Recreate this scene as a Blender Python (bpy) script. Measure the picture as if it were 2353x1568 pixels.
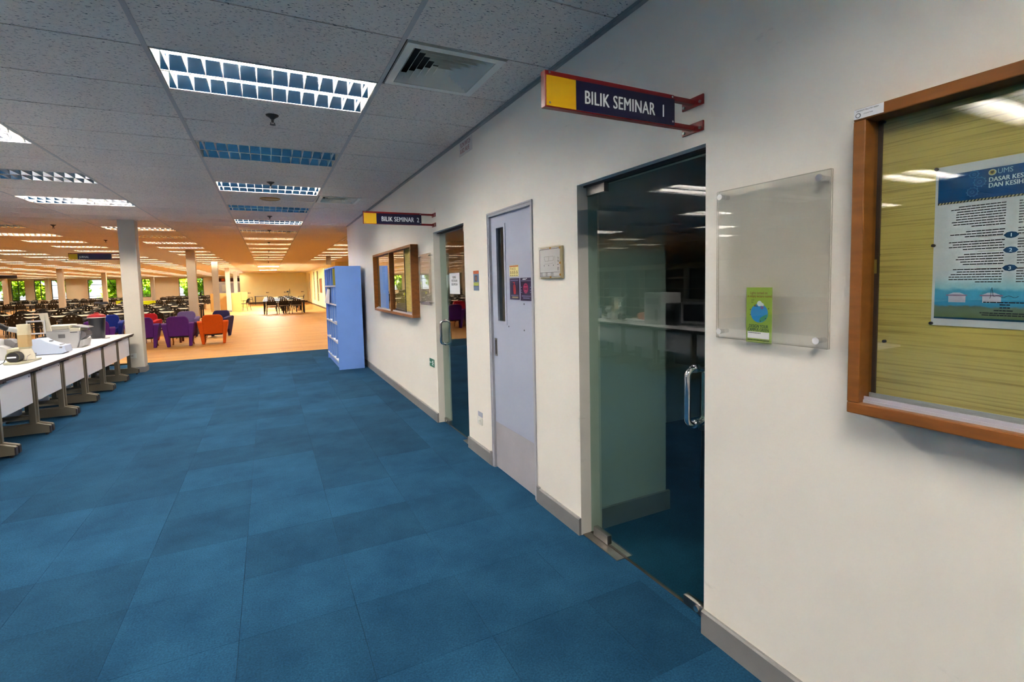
import bpy, math, random
from mathutils import Matrix, Vector
random.seed(7)
PI = math.pi
S = bpy.context.scene
COL = S.collection
for o in list(bpy.data.objects):
    bpy.data.objects.remove(o)

# ------------------------------------------------------------------ camera, world, sun, exposure
FPX, YAW, PIT, ROL, PX, PY = 1117.22, math.radians(26.195), math.radians(-3.906), math.radians(-1.322), 1168.0, 723.16
CAM = Vector((-0.6929, -3.1495, 1.5068))
_c, _s = math.cos(YAW), math.sin(YAW)
CF = Vector((_s*math.cos(PIT), _c*math.cos(PIT), math.sin(PIT)))
_r = Vector((_c, -_s, 0)); _u = _r.cross(CF)
CR = math.cos(ROL)*_r + math.sin(ROL)*_u
CU = -math.sin(ROL)*_r + math.cos(ROL)*_u
cd = bpy.data.cameras.new('camera')
cam = bpy.data.objects.new('camera', cd); COL.objects.link(cam)
m3 = Matrix((CR, CU, -CF)).transposed()
cam.matrix_world = Matrix.Translation(CAM) @ m3.to_4x4()
cd.sensor_fit = 'HORIZONTAL'; cd.sensor_width = 36.0
cd.lens = FPX/2353*36
cd.shift_x = (1176.5-PX)/2353
cd.shift_y = (PY-784)/2353
cd.clip_start = .02; cd.clip_end = 400
S.camera = cam

w = bpy.data.worlds.new('sky'); S.world = w; w.use_nodes = True
wn = w.node_tree.nodes; wl = w.node_tree.links
bg = wn['Background']
sky = wn.new('ShaderNodeTexSky'); sky.sky_type = 'HOSEK_WILKIE'
sky.sun_direction = Vector((-.35, -.45, .82)).normalized(); sky.turbidity = 4
wl.new(sky.outputs[0], bg.inputs[0]); bg.inputs[1].default_value = 5.5
sd = bpy.data.lights.new('sun', 'SUN'); sd.energy = 30.0; sd.angle = .01; sd.color = (1, .95, .85)
so = bpy.data.objects.new('sun', sd); COL.objects.link(so)
so.rotation_euler = Vector((.35, .45, -.82)).to_track_quat('-Z', 'Y').to_euler()

TUBE_NEAR, TUBE_HALL = 185.0, 50.0
S.view_settings.view_transform = 'Standard'
S.view_settings.look = 'None'
S.view_settings.exposure = 1.2
S.view_settings.gamma = 1.0
S.view_settings.use_curve_mapping = False
cy = S.cycles
cy.use_denoising = True
cy.max_bounces = 9; cy.diffuse_bounces = 5; cy.glossy_bounces = 4; cy.transparent_max_bounces = 16
cy.transmission_bounces = 4
cy.caustics_reflective = False; cy.caustics_refractive = False
cy.sample_clamp_indirect = 60.0; cy.blur_glossy = .5
cy.use_light_tree = True

# ------------------------------------------------------------------ helpers
def inview(p, mx=60, my=60):
    d = Vector(p)-CAM; z = d.dot(CF)
    if z < .2: return False
    x = PX+FPX*d.dot(CR)/z; y = PY-FPX*d.dot(CU)/z
    return -mx < x < 2353+mx and -my < y < 1568+my

def lin(c):
    c = c/255.0
    return c/12.92 if c <= .04045 else ((c+.055)/1.055)**2.4
def rgb(r, g, b): return (lin(r), lin(g), lin(b), 1)

MATS = {}
def mat(name, col, rough=.6, metal=0.0, var=0.0, scale=6.0, stretch=(1, 1, 1), bump=0.0, bscale=80.0, spec=.5, perobj=0.0):
    if name in MATS: return MATS[name]
    m = bpy.data.materials.new(name); m.use_nodes = True; MATS[name] = m
    n, l = m.node_tree.nodes, m.node_tree.links
    b = n['Principled BSDF']
    b.inputs['Base Color'].default_value = rgb(*col)
    b.inputs['Roughness'].default_value = rough
    b.inputs['Metallic'].default_value = metal
    b.inputs['Specular IOR Level'].default_value = spec
    src = None
    if var or bump or perobj:
        g = n.new('ShaderNodeNewGeometry')
        mp = n.new('ShaderNodeMapping'); mp.inputs['Scale'].default_value = stretch
        l.new(g.outputs['Position'], mp.inputs[0])
    if var or perobj:
        hs = n.new('ShaderNodeHueSaturation'); hs.inputs['Color'].default_value = rgb(*col)
        add = n.new('ShaderNodeMath'); add.operation = 'ADD'; add.inputs[0].default_value = 1; add.inputs[1].default_value = 0
        if var:
            t = n.new('ShaderNodeTexNoise'); t.inputs['Scale'].default_value = scale; t.inputs['Detail'].default_value = 6
            l.new(mp.outputs[0], t.inputs['Vector'])
            mr = n.new('ShaderNodeMapRange'); mr.inputs['From Min'].default_value = .3; mr.inputs['From Max'].default_value = .7
            mr.inputs['To Min'].default_value = 1-var; mr.inputs['To Max'].default_value = 1+var
            l.new(t.outputs['Fac'], mr.inputs['Value']); l.new(mr.outputs[0], add.inputs[0])
        if perobj:
            oi = n.new('ShaderNodeObjectInfo')
            mr2 = n.new('ShaderNodeMapRange'); mr2.inputs['To Min'].default_value = -perobj; mr2.inputs['To Max'].default_value = perobj
            l.new(oi.outputs['Random'], mr2.inputs['Value']); l.new(mr2.outputs[0], add.inputs[1])
        l.new(add.outputs[0], hs.inputs['Value'])
        l.new(hs.outputs[0], b.inputs['Base Color'])
    if bump:
        t2 = n.new('ShaderNodeTexNoise'); t2.inputs['Scale'].default_value = bscale; t2.inputs['Detail'].default_value = 4
        l.new(mp.outputs[0], t2.inputs['Vector'])
        bp = n.new('ShaderNodeBump'); bp.inputs['Strength'].default_value = bump; bp.inputs['Distance'].default_value = .004
        l.new(t2.outputs['Fac'], bp.inputs['Height']); l.new(bp.outputs[0], b.inputs['Normal'])
    return m

def emit(name, col, strength):
    m = bpy.data.materials.new(name); m.use_nodes = True
    n, l = m.node_tree.nodes, m.node_tree.links
    n.remove(n['Principled BSDF'])
    e = n.new('ShaderNodeEmission'); e.inputs[0].default_value = (*col, 1); e.inputs[1].default_value = strength
    l.new(e.outputs[0], n['Material Output'].inputs[0])
    return m

def glass(name, tint=(.85, .92, .9), gain=1.0, base=0.0):
    m = bpy.data.materials.new(name); m.use_nodes = True
    n, l = m.node_tree.nodes, m.node_tree.links
    n.remove(n['Principled BSDF'])
    t = n.new('ShaderNodeBsdfTransparent'); t.inputs[0].default_value = (*tint, 1)
    g = n.new('ShaderNodeBsdfGlossy'); g.inputs['Roughness'].default_value = .0
    f = n.new('ShaderNodeFresnel'); f.inputs['IOR'].default_value = 1.5
    ge = n.new('ShaderNodeNewGeometry')
    inv = n.new('ShaderNodeMath'); inv.operation = 'SUBTRACT'; inv.inputs[0].default_value = 1
    l.new(ge.outputs['Backfacing'], inv.inputs[1])
    k = n.new('ShaderNodeMath'); k.operation = 'MULTIPLY_ADD'; k.inputs[1].default_value = gain; k.inputs[2].default_value = base
    k.use_clamp = True
    l.new(f.outputs[0], k.inputs[0])
    mu = n.new('ShaderNodeMath'); mu.operation = 'MULTIPLY'
    l.new(k.outputs[0], mu.inputs[0]); l.new(inv.outputs[0], mu.inputs[1])
    mx = n.new('ShaderNodeMixShader')
    l.new(mu.outputs[0], mx.inputs[0]); l.new(t.outputs[0], mx.inputs[1]); l.new(g.outputs[0], mx.inputs[2])
    l.new(mx.outputs[0], n['Material Output'].inputs[0])
    return m

class MB:
    def __init__(s): s.v = []; s.f = []; s.mi = []
    def add(s, vs, fs, m=0):
        o = len(s.v); s.v += [tuple(v) for v in vs]
        for f in fs: s.f.append(tuple(i+o for i in f)); s.mi.append(m)
        return s
    def box(s, x0, x1, y0, y1, z0, z1, m=0):
        if x0 > x1: x0, x1 = x1, x0
        if y0 > y1: y0, y1 = y1, y0
        if z0 > z1: z0, z1 = z1, z0
        return s.add([(x0,y0,z0),(x1,y0,z0),(x1,y1,z0),(x0,y1,z0),(x0,y0,z1),(x1,y0,z1),(x1,y1,z1),(x0,y1,z1)],
                     [(3,2,1,0),(4,5,6,7),(0,1,5,4),(1,2,6,5),(2,3,7,6),(3,0,4,7)], m)
    def tbox(s, M, a, b, c, m=0):
        vs = [M @ Vector((x*a/2, y*b/2, z*c/2)) for x, y, z in
              [(-1,-1,-1),(1,-1,-1),(1,1,-1),(-1,1,-1),(-1,-1,1),(1,-1,1),(1,1,1),(-1,1,1)]]
        return s.add(vs, [(3,2,1,0),(4,5,6,7),(0,1,5,4),(1,2,6,5),(2,3,7,6),(3,0,4,7)], m)
    def hexa(s, bot, top, m=0):      # two quads, counter-clockwise seen from above
        return s.add(list(bot)+list(top), [(3,2,1,0),(4,5,6,7),(0,1,5,4),(1,2,6,5),(2,3,7,6),(3,0,4,7)], m)
    def cyl(s, p0, p1, r0, r1=None, n=16, m=0, caps=True):
        r1 = r0 if r1 is None else r1
        p0, p1 = Vector(p0), Vector(p1); d = (p1-p0).normalized()
        a = d.orthogonal().normalized(); b = d.cross(a)
        vs = [p0+(a*math.cos(t)+b*math.sin(t))*r0 for t in [2*PI*i/n for i in range(n)]]
        vs += [p1+(a*math.cos(t)+b*math.sin(t))*r1 for t in [2*PI*i/n for i in range(n)]]
        fs = [(i, (i+1) % n, n+(i+1) % n, n+i) for i in range(n)]
        if caps: fs += [tuple(reversed(range(n))), tuple(range(n, 2*n))]
        return s.add(vs, fs, m)
    def tube(s, path, r, n=8, m=0, closed=False):
        P = [Vector(p) for p in path]; N = len(P); o = len(s.v); prev = None; rings = []
        for i, p in enumerate(P):
            d = (P[(i+1) % N]-P[i-1]) if closed or 0 < i < N-1 else (P[1]-P[0] if i == 0 else P[-1]-P[-2])
            d.normalize()
            a = d.orthogonal().normalized() if prev is None else (prev-d*prev.dot(d)).normalized()
            prev = a; b = d.cross(a)
            rings.append([p+(a*math.cos(2*PI*k/n)+b*math.sin(2*PI*k/n))*r for k in range(n)])
        vs = [v for R in rings for v in R]; fs = []
        for i in range(N if closed else N-1):
            j = (i+1) % N
            for k in range(n): fs.append((i*n+k, i*n+(k+1) % n, j*n+(k+1) % n, j*n+k))
        if not closed: fs += [tuple(reversed(range(n))), tuple((N-1)*n+k for k in range(n))]
        return s.add(vs, fs, m)
    def prism(s, poly, axis, a, b, m=0):
        """poly in the plane normal to axis: x->(y,z), y->(x,z), z->(x,y); extruded from a to b"""
        n = len(poly)
        def P(u, v, t): return (t, u, v) if axis == 'x' else (u, t, v) if axis == 'y' else (u, v, t)
        ar = sum(poly[i][0]*poly[(i+1) % n][1]-poly[(i+1) % n][0]*poly[i][1] for i in range(n))
        if a > b: a, b = b, a
        flip = (ar > 0) == (axis == 'y')
        pl = list(poly)[::-1] if flip else list(poly)
        if ar < 0 and axis != 'y' or (ar > 0 and axis == 'y'): pass
        vs = [P(u, v, a) for u, v in pl]+[P(u, v, b) for u, v in pl]
        fs = [tuple(reversed(range(n))), tuple(range(n, 2*n))]+[(i, (i+1) % n, n+(i+1) % n, n+i) for i in range(n)]
        if (ar < 0): fs = [tuple(reversed(f)) for f in fs] if not flip else fs
        if (ar < 0) and axis == 'y': fs = [tuple(reversed(f)) for f in fs]
        return s.add(vs, fs, m)
    def lathe(s, prof, c=(0, 0, 0), n=24, m=0):
        vs = []; fs = []; N = len(prof)
        for r, z in prof:
            for k in range(n): vs.append((c[0]+r*math.cos(2*PI*k/n), c[1]+r*math.sin(2*PI*k/n), c[2]+z))
        for i in range(N-1):
            for k in range(n): fs.append((i*n+k, i*n+(k+1) % n, (i+1)*n+(k+1) % n, (i+1)*n+k))
        fs += [tuple(reversed(range(n))), tuple((N-1)*n+k for k in range(n))]
        return s.add(vs, fs, m)
    def mesh(s, name, mats, smooth=False, fix=True):
        me = bpy.data.meshes.new(name)
        me.from_pydata(s.v, [], s.f)
        for q in (mats if isinstance(mats, (list, tuple)) else [mats]): me.materials.append(q)
        me.polygons.foreach_set('material_index', s.mi)
        if fix:
            import bmesh
            bm = bmesh.new(); bm.from_mesh(me); bmesh.ops.recalc_face_normals(bm, faces=bm.faces); bm.to_mesh(me); bm.free()
        if smooth:
            me.polygons.foreach_set('use_smooth', [True]*len(me.polygons))
            try: me.set_sharp_from_angle(angle=math.radians(smooth if smooth > 1 else 35))
            except Exception: pass
        me.update()
        return me

def link(name, me, parent=None, loc=None, bevel=0.0, label=None):
    o = bpy.data.objects.new(name, me); COL.objects.link(o)
    if parent is not None: o.parent = parent
    if loc is not None: o.location = loc
    if bevel:
        b = o.modifiers.new('bevel', 'BEVEL'); b.width = bevel; b.segments = 2; b.limit_method = 'ANGLE'; b.angle_limit = math.radians(40)
    if label: o['label'] = label
    return o
def part(name, mb, mats, parent, bevel=0.0, smooth=False, label=None, stuff=False):
    o = link(name, mb.mesh(name, mats, smooth), parent, bevel=bevel, label=label)
    if parent is not None and parent.get('_wl'):
        o.location = (-parent.location[0], -parent.location[1], -parent.location[2])
    if stuff or name in ('small_print', 'body_text', 'footer_text', 'plan_lines', 'plan_notes', 'speckles'): o['kind'] = 'stuff'
    return o
def tag(o, label, cat, group=None):
    o['label'] = label; o['category'] = cat
    if group: o['group'] = group
    return o
def thing(name, label, cat, loc=(0, 0, 0), rz=0, group=None, world=False):
    """Empty at the thing's base. world=True: its parts' meshes are written in world coordinates"""
    o = bpy.data.objects.new(name, None); COL.objects.link(o); o.empty_display_size = .1
    o.location = loc; o.rotation_euler = (0, 0, rz)
    if world: WORLD.add(o.name); o['_wl'] = 1
    return tag(o, label, cat, group)
WORLD = set()
def single(name, mb, mats, label, cat, group=None, bevel=0.0, smooth=False):
    return tag(link(name, mb.mesh(name, mats, smooth), bevel=bevel), label, cat, group)
def struct(name, mb, mats, bevel=0.0):
    o = link(name, mb.mesh(name, mats), bevel=bevel); o['kind'] = 'structure'; return o
def structE(name, loc=(0, 0, 0)):
    o = bpy.data.objects.new(name, None); COL.objects.link(o); o.location = loc; o['kind'] = 'structure'; o['_wl'] = 1; return o
def dup(root, loc, rz=0, label=None, group=None):
    r = root.copy(); COL.objects.link(r); r.location = loc; r.rotation_euler = (0, 0, rz)
    if label: r['label'] = label
    if group: r['group'] = group
    for ch in list(root.children):
        c = ch.copy(); COL.objects.link(c); c.parent = r
        for g in ch.children:
            d = g.copy(); COL.objects.link(d); d.parent = c
    return r

WALLX = Matrix(((0, 0, -1), (-1, 0, 0), (0, 1, 0)))      # text on the right wall, read facing +X
FRONT = Matrix(((1, 0, 0), (0, 0, -1), (0, 1, 0)))       # text facing the camera (-Y)
def text(name, string, size, pos, rot, m, parent, narrow=1.0, bold=0.0, depth=.0006, align='LEFT', space=1.0, shear=0):
    cu = bpy.data.curves.new('t', 'FONT'); cu.body = string; cu.size = size; cu.extrude = 0; cu.fill_mode = 'FRONT'; cu.offset = 0
    cu.align_x = align; cu.resolution_u = 3; cu.space_character = space; cu.shear = shear; cu.space_line = 1.0
    to = bpy.data.objects.new('t', cu)
    me = bpy.data.meshes.new_from_object(to)
    bpy.data.objects.remove(to); bpy.data.curves.remove(cu)
    M = Matrix.Translation(pos) @ rot.to_4x4() @ Matrix.Diagonal((narrow, 1, 1, 1))
    if bold:                                                     # a heavier stroke: a second pass of the same glyphs, a hair beside
        import bmesh
        bm = bmesh.new(); bm.from_mesh(me)
        g = bmesh.ops.duplicate(bm, geom=bm.verts[:]+bm.edges[:]+bm.faces[:])
        bmesh.ops.translate(bm, vec=(bold*size*2.2/narrow, bold*size*.6, .00012), verts=[v for v in g['geom'] if isinstance(v, bmesh.types.BMVert)])
        bm.to_mesh(me); bm.free()
    me.transform(M); me.materials.clear(); me.materials.append(m); me.name = name
    o = link(name, me, parent)
    if parent is not None and parent.get('_wl'):
        o.location = (-parent.location[0], -parent.location[1], -parent.location[2])
    return o

# ------------------------------------------------------------------ materials
M_wall = mat('cream wall paint', (232, 226, 217), .7, var=.03, scale=1.3, bump=.05, bscale=60)
def scuffs(m):
    n, l = m.node_tree.nodes, m.node_tree.links; b = n['Principled BSDF']
    src = b.inputs['Base Color'].links[0].from_socket
    g = n.new('ShaderNodeNewGeometry'); mp = n.new('ShaderNodeMapping'); mp.inputs['Scale'].default_value = (1, 1.6, 4.5); mp.inputs['Rotation'].default_value = (.5, 0, 0)
    l.new(g.outputs['Position'], mp.inputs[0])
    t = n.new('ShaderNodeTexNoise'); t.inputs['Scale'].default_value = 3.0; t.inputs['Detail'].default_value = 8; t.inputs['Roughness'].default_value = .72
    l.new(mp.outputs[0], t.inputs['Vector'])
    mr = n.new('ShaderNodeMapRange'); mr.inputs['From Min'].default_value = .64; mr.inputs['From Max'].default_value = .74; mr.inputs['To Max'].default_value = .30
    l.new(t.outputs['Fac'], mr.inputs['Value'])
    mx = n.new('ShaderNodeMixRGB'); mx.inputs[2].default_value = rgb(150, 144, 132)
    l.new(mr.outputs[0], mx.inputs[0]); l.new(src, mx.inputs[1]); l.new(mx.outputs[0], b.inputs['Base Color'])
scuffs(M_wall)
M_wallfar = mat('cream reading room paint', (246, 238, 182), .7, var=.02, scale=2)
M_base = mat('grey skirting', (130, 128, 128), .5, var=.06, scale=8)
M_col = mat('column paint', (198, 190, 177), .65, var=.03, scale=3)
M_white = mat('white laminate', (232, 230, 236), .35)
M_black = mat('black plastic', (22, 21, 24), .5)
M_dark = mat('dark trim', (48, 42, 46), .5)
M_chrome = mat('chrome', (225, 225, 228), .12, 1.0)
M_steel = mat('brushed steel', (150, 146, 142), .32, 1.0, var=.05, scale=30)
M_alu = mat('aluminium track', (186, 186, 198), .4, .3)
M_tgrey = mat('taupe steel legs', (112, 104, 88), .45, .1)
M_brown = mat('teak frame', (128, 76, 26), .45, var=.22, scale=5, stretch=(3, 1, 6))
M_red = mat('red enamel', (120, 8, 14), .35)
M_navy = mat('navy sign face', (18, 16, 52), .3)
M_yellow = mat('yellow sign face', (206, 160, 8), .35)
M_letter = mat('white lettering', (225, 230, 232), .5)
M_ink = mat('black ink', (42, 44, 58), .7)
M_paper = mat('white paper', (226, 226, 232), .7)
M_glass = glass('clear door glass', (.80, .90, .86), 1.75, .01)
M_pane = glass('display case glass', (.93, .95, .92), 2.4, .012)
M_acry = glass('clear acrylic', (.955, .955, .945), 1.5, .0)
M_winglass = glass('window glass', (.95, .97, .95), 1.0)
M_edge = mat('acrylic edge', (176, 172, 160), .25)
M_blue = mat('blue steel cabinet', (116, 158, 236), .42, var=.03, scale=4)
M_bluein = mat('blue cabinet inside', (112, 154, 224), .5)

def ceiling_mat():
    m = bpy.data.materials.new('mineral ceiling tile'); m.use_nodes = True
    n, l = m.node_tree.nodes, m.node_tree.links; b = n['Principled BSDF']; b.inputs['Roughness'].default_value = .9
    b.inputs['Specular IOR Level'].default_value = .1
    g = n.new('ShaderNodeNewGeometry'); mp = n.new('ShaderNodeMapping'); mp.inputs['Scale'].default_value = (55, 120, 1)
    mp.inputs['Rotation'].default_value = (0, 0, .35)
    l.new(g.outputs['Position'], mp.inputs[0])
    t = n.new('ShaderNodeTexNoise'); t.inputs['Scale'].default_value = 1.0; t.inputs['Detail'].default_value = 3; t.inputs['Roughness'].default_value = .6
    l.new(mp.outputs[0], t.inputs['Vector'])
    r = n.new('ShaderNodeValToRGB'); e = r.color_ramp.elements
    e[0].position = .345; e[0].color = rgb(96, 98, 102); e[1].position = .40; e[1].color = rgb(226, 215, 206)
    l.new(t.outputs['Fac'], r.inputs[0])
    t2 = n.new('ShaderNodeTexNoise'); t2.inputs['Scale'].default_value = 45; t2.inputs['Detail'].default_value = 5
    l.new(g.outputs['Position'], t2.inputs['Vector'])
    mr = n.new('ShaderNodeMapRange'); mr.inputs['To Min'].default_value = .86; mr.inputs['To Max'].default_value = 1.12
    l.new(t2.outputs['Fac'], mr.inputs['Value'])
    oi = n.new('ShaderNodeObjectInfo'); mr2 = n.new('ShaderNodeMapRange'); mr2.inputs['To Min'].default_value = .96; mr2.inputs['To Max'].default_value = 1.03
    l.new(oi.outputs['Random'], mr2.inputs['Value'])
    mm = n.new('ShaderNodeMath'); mm.operation = 'MULTIPLY'; l.new(mr.outputs[0], mm.inputs[0]); l.new(mr2.outputs[0], mm.inputs[1])
    hs = n.new('ShaderNodeHueSaturation'); l.new(r.outputs[0], hs.inputs['Color']); l.new(mm.outputs[0], hs.inputs['Value'])
    l.new(hs.outputs[0], b.inputs['Base Color'])
    return m
M_ceil = ceiling_mat()
M_rail = mat('ceiling rail', (176, 174, 174), .5)
M_void = mat('ceiling plenum', (38, 36, 35), .9)

def carpet_mat():
    m = bpy.data.materials.new('blue carpet'); m.use_nodes = True
    n, l = m.node_tree.nodes, m.node_tree.links; b = n['Principled BSDF']; b.inputs['Roughness'].default_value = .95
    b.inputs['Specular IOR Level'].default_value = .06
    b.inputs['Sheen Weight'].default_value = .03; b.inputs['Sheen Roughness'].default_value = .5; b.inputs['Sheen Tint'].default_value = (.5, .75, 1, 1)
    g = n.new('ShaderNodeNewGeometry')
    t = n.new('ShaderNodeTexNoise'); t.inputs['Scale'].default_value = 2.2; t.inputs['Detail'].default_value = 7; t.inputs['Roughness'].default_value = .65
    l.new(g.outputs['Position'], t.inputs['Vector'])
    r = n.new('ShaderNodeValToRGB'); e = r.color_ramp.elements
    e[0].position = .3; e[0].color = rgb(18, 53, 81); e[1].position = .7; e[1].color = rgb(32, 74, 104)
    l.new(t.outputs['Fac'], r.inputs[0])
    t2 = n.new('ShaderNodeTexNoise'); t2.inputs['Scale'].default_value = 130; t2.inputs['Detail'].default_value = 4
    l.new(g.outputs['Position'], t2.inputs['Vector'])
    oi = n.new('ShaderNodeObjectInfo')
    a = n.new('ShaderNodeMapRange'); a.inputs['To Min'].default_value = .84; a.inputs['To Max'].default_value = 1.17; l.new(oi.outputs['Random'], a.inputs['Value'])
    c = n.new('ShaderNodeMapRange'); c.inputs['From Min'].default_value = .3; c.inputs['From Max'].default_value = .7
    c.inputs['To Min'].default_value = .72; c.inputs['To Max'].default_value = 1.28; l.new(t2.outputs['Fac'], c.inputs['Value'])
    mm = n.new('ShaderNodeMath'); mm.operation = 'MULTIPLY'; l.new(a.outputs[0], mm.inputs[0]); l.new(c.outputs[0], mm.inputs[1])
    hs = n.new('ShaderNodeHueSaturation'); l.new(r.outputs[0], hs.inputs['Color']); l.new(mm.outputs[0], hs.inputs['Value'])
    l.new(hs.outputs[0], b.inputs['Base Color'])
    bp = n.new('ShaderNodeBump'); bp.inputs['Strength'].default_value = .4; bp.inputs['Distance'].default_value = .004
    l.new(t2.outputs['Fac'], bp.inputs['Height']); l.new(bp.outputs[0], b.inputs['Normal'])
    return m
M_carpet = carpet_mat()

def wood_mat():
    m = bpy.data.materials.new('oak laminate'); m.use_nodes = True
    n, l = m.node_tree.nodes, m.node_tree.links; b = n['Principled BSDF']; b.inputs['Roughness'].default_value = .55
    g = n.new('ShaderNodeNewGeometry')
    br = n.new('ShaderNodeTexBrick'); br.inputs['Scale'].default_value = 1.0
    br.inputs['Brick Width'].default_value = 1.2; br.inputs['Row Height'].default_value = .12; br.inputs['Mortar Size'].default_value = .002
    br.inputs['Color1'].default_value = rgb(206, 152, 78); br.inputs['Color2'].default_value = rgb(190, 132, 60); br.inputs['Mortar'].default_value = rgb(150, 96, 48)
    br.offset = .37; br.inputs['Bias'].default_value = 0
    l.new(g.outputs['Position'], br.inputs['Vector'])
    mp = n.new('ShaderNodeMapping'); mp.inputs['Scale'].default_value = (1.2, 14, 1); l.new(g.outputs['Position'], mp.inputs[0])
    t = n.new('ShaderNodeTexNoise'); t.inputs['Scale'].default_value = 1.5; t.inputs['Detail'].default_value = 6; l.new(mp.outputs[0], t.inputs['Vector'])
    mr = n.new('ShaderNodeMapRange'); mr.inputs['To Min'].default_value = .8; mr.inputs['To Max'].default_value = 1.2; l.new(t.outputs['Fac'], mr.inputs['Value'])
    hs = n.new('ShaderNodeHueSaturation'); l.new(br.outputs['Color'], hs.inputs['Color']); l.new(mr.outputs[0], hs.inputs['Value'])
    l.new(hs.outputs[0], b.inputs['Base Color'])
    return m
M_wood = wood_mat()

def grain_mat(name, c0, c1, stretch, scale=1.0):
    m = bpy.data.materials.new(name); m.use_nodes = True
    n, l = m.node_tree.nodes, m.node_tree.links; b = n['Principled BSDF']; b.inputs['Roughness'].default_value = .75
    g = n.new('ShaderNodeNewGeometry'); mp = n.new('ShaderNodeMapping'); mp.inputs['Scale'].default_value = stretch
    l.new(g.outputs['Position'], mp.inputs[0])
    t = n.new('ShaderNodeTexNoise'); t.inputs['Scale'].default_value = scale; t.inputs['Detail'].default_value = 5; t.inputs['Distortion'].default_value = .25
    l.new(mp.outputs[0], t.inputs['Vector'])
    r = n.new('ShaderNodeValToRGB'); e = r.color_ramp.elements
    e[0].position = .32; e[0].color = rgb(*c0); e[1].position = .5; e[1].color = rgb(*c1)
    l.new(t.outputs['Fac'], r.inputs[0]); l.new(r.outputs[0], b.inputs['Base Color'])
    bp = n.new('ShaderNodeBump'); bp.inputs['Strength'].default_value = .3; bp.inputs['Distance'].default_value = .002
    l.new(t.outputs['Fac'], bp.inputs['Height']); l.new(bp.outputs[0], b.inputs['Normal'])
    return m
M_vinyl = grain_mat('khaki wood-grain lining', (166, 144, 72), (204, 182, 102), (1, 3.2, 210))

# ------------------------------------------------------------------ setting: floor
H = 2.764; XW = .894; WB = XW+.15
YE = 7.85
floor = struct('floor', MB().box(-30, 8, -8, 60.5, -.2, -.0125), M_void)
CT = .485
tile_me = {}
def ctile(wx, wy):
    k = (round(wx, 3), round(wy, 3))
    if k not in tile_me: tile_me[k] = MB().box(.0008, wx-.0008, .0008, wy-.0008, -.012, 0).mesh('carpet_tile', M_carpet)
    return tile_me[k]
YC = 9.06
for i in range(-9, 3):
    x0 = .09+CT*i; x1 = min(x0+CT, XW+.006)
    for j in range(-4, 19):
        y0 = .12+CT*j; y1 = min(y0+CT, YC)
        if x1-x0 < .02 or y1-y0 < .02: continue
        if y0 > YE and i > 1: continue
        link('carpet_tile', ctile(x1-x0, y1-y0), floor, (x0, y0, 0))
cf = MB()
XL = .09-CT*9; YN = .12-CT*4
cf.box(-30, XL, -8, YC, -.012, -.0002).box(XL, XW+.006, -8, YN, -.012, -.0002).box(XW+.006, 8, YE, YC, -.012, -.0002).box(WB+.001, 6, -7, YE-.16, -.012, -.0002)
for y0, y1 in ((-1.735, -.835), (.939, 1.83)): cf.box(XW+.006, WB+.001, y0, y1, -.012, -.0002)
cf.box(XW+.006, WB+.001, -.312, .40, -.012, -.0002)
part('carpet_field', cf, M_carpet, floor, stuff=True)
part('laminate_floor', MB().box(-30, 8, YC+.012, 60.5, -.012, -.001), M_wood, floor)
part('threshold_strip', MB().prism([(YC-.004, -.006), (YC+.02, -.006), (YC+.018, .001), (YC+.0, .001)], 'x', -30, 8), mat('threshold strip', (96, 84, 70), .5), floor)

# ------------------------------------------------------------------ setting: walls
def wall_openings(mb, x0, x1, y0, y1, z1, ops):
    y = y0
    for a, b, zt in sorted(ops):
        mb.box(x0, x1, y, a, -.012, z1); mb.box(x0, x1, a, b, zt, z1); y = b
    mb.box(x0, x1, y, y1, -.012, z1)
HZ = H+.12
mb = MB()
wall_openings(mb, XW, WB, -7, YE, HZ, [(-1.735, -.835, 2.035), (-.312, .40, 2.03), (.939, 1.83, 2.035)])
wall_right = struct('wall_right', mb, M_wall)
struct('wall_end', MB().box(WB, 7.2, YE-.15, YE, -.012, HZ), M_wall)
struct('wall_back', MB().box(-30, 8, -7.2, -7, -.2, HZ), M_wall)
struct('wall_left', MB().box(-30.2, -30, -7, 60, -.2, HZ), M_wall)
struct('wall_outer_right', MB().box(7.2, 7.4, -7, 60, -.2, HZ), M_wall)
# seminar room partitions behind the glass doors
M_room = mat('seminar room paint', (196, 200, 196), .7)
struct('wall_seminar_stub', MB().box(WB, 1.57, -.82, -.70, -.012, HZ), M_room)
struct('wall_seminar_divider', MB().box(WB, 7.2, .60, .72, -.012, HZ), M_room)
struct('wall_seminar_inner', MB().box(6.0, 6.12, -7, 7.7, -.012, HZ), mat('seminar dark', (90, 92, 98), .8))
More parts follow.
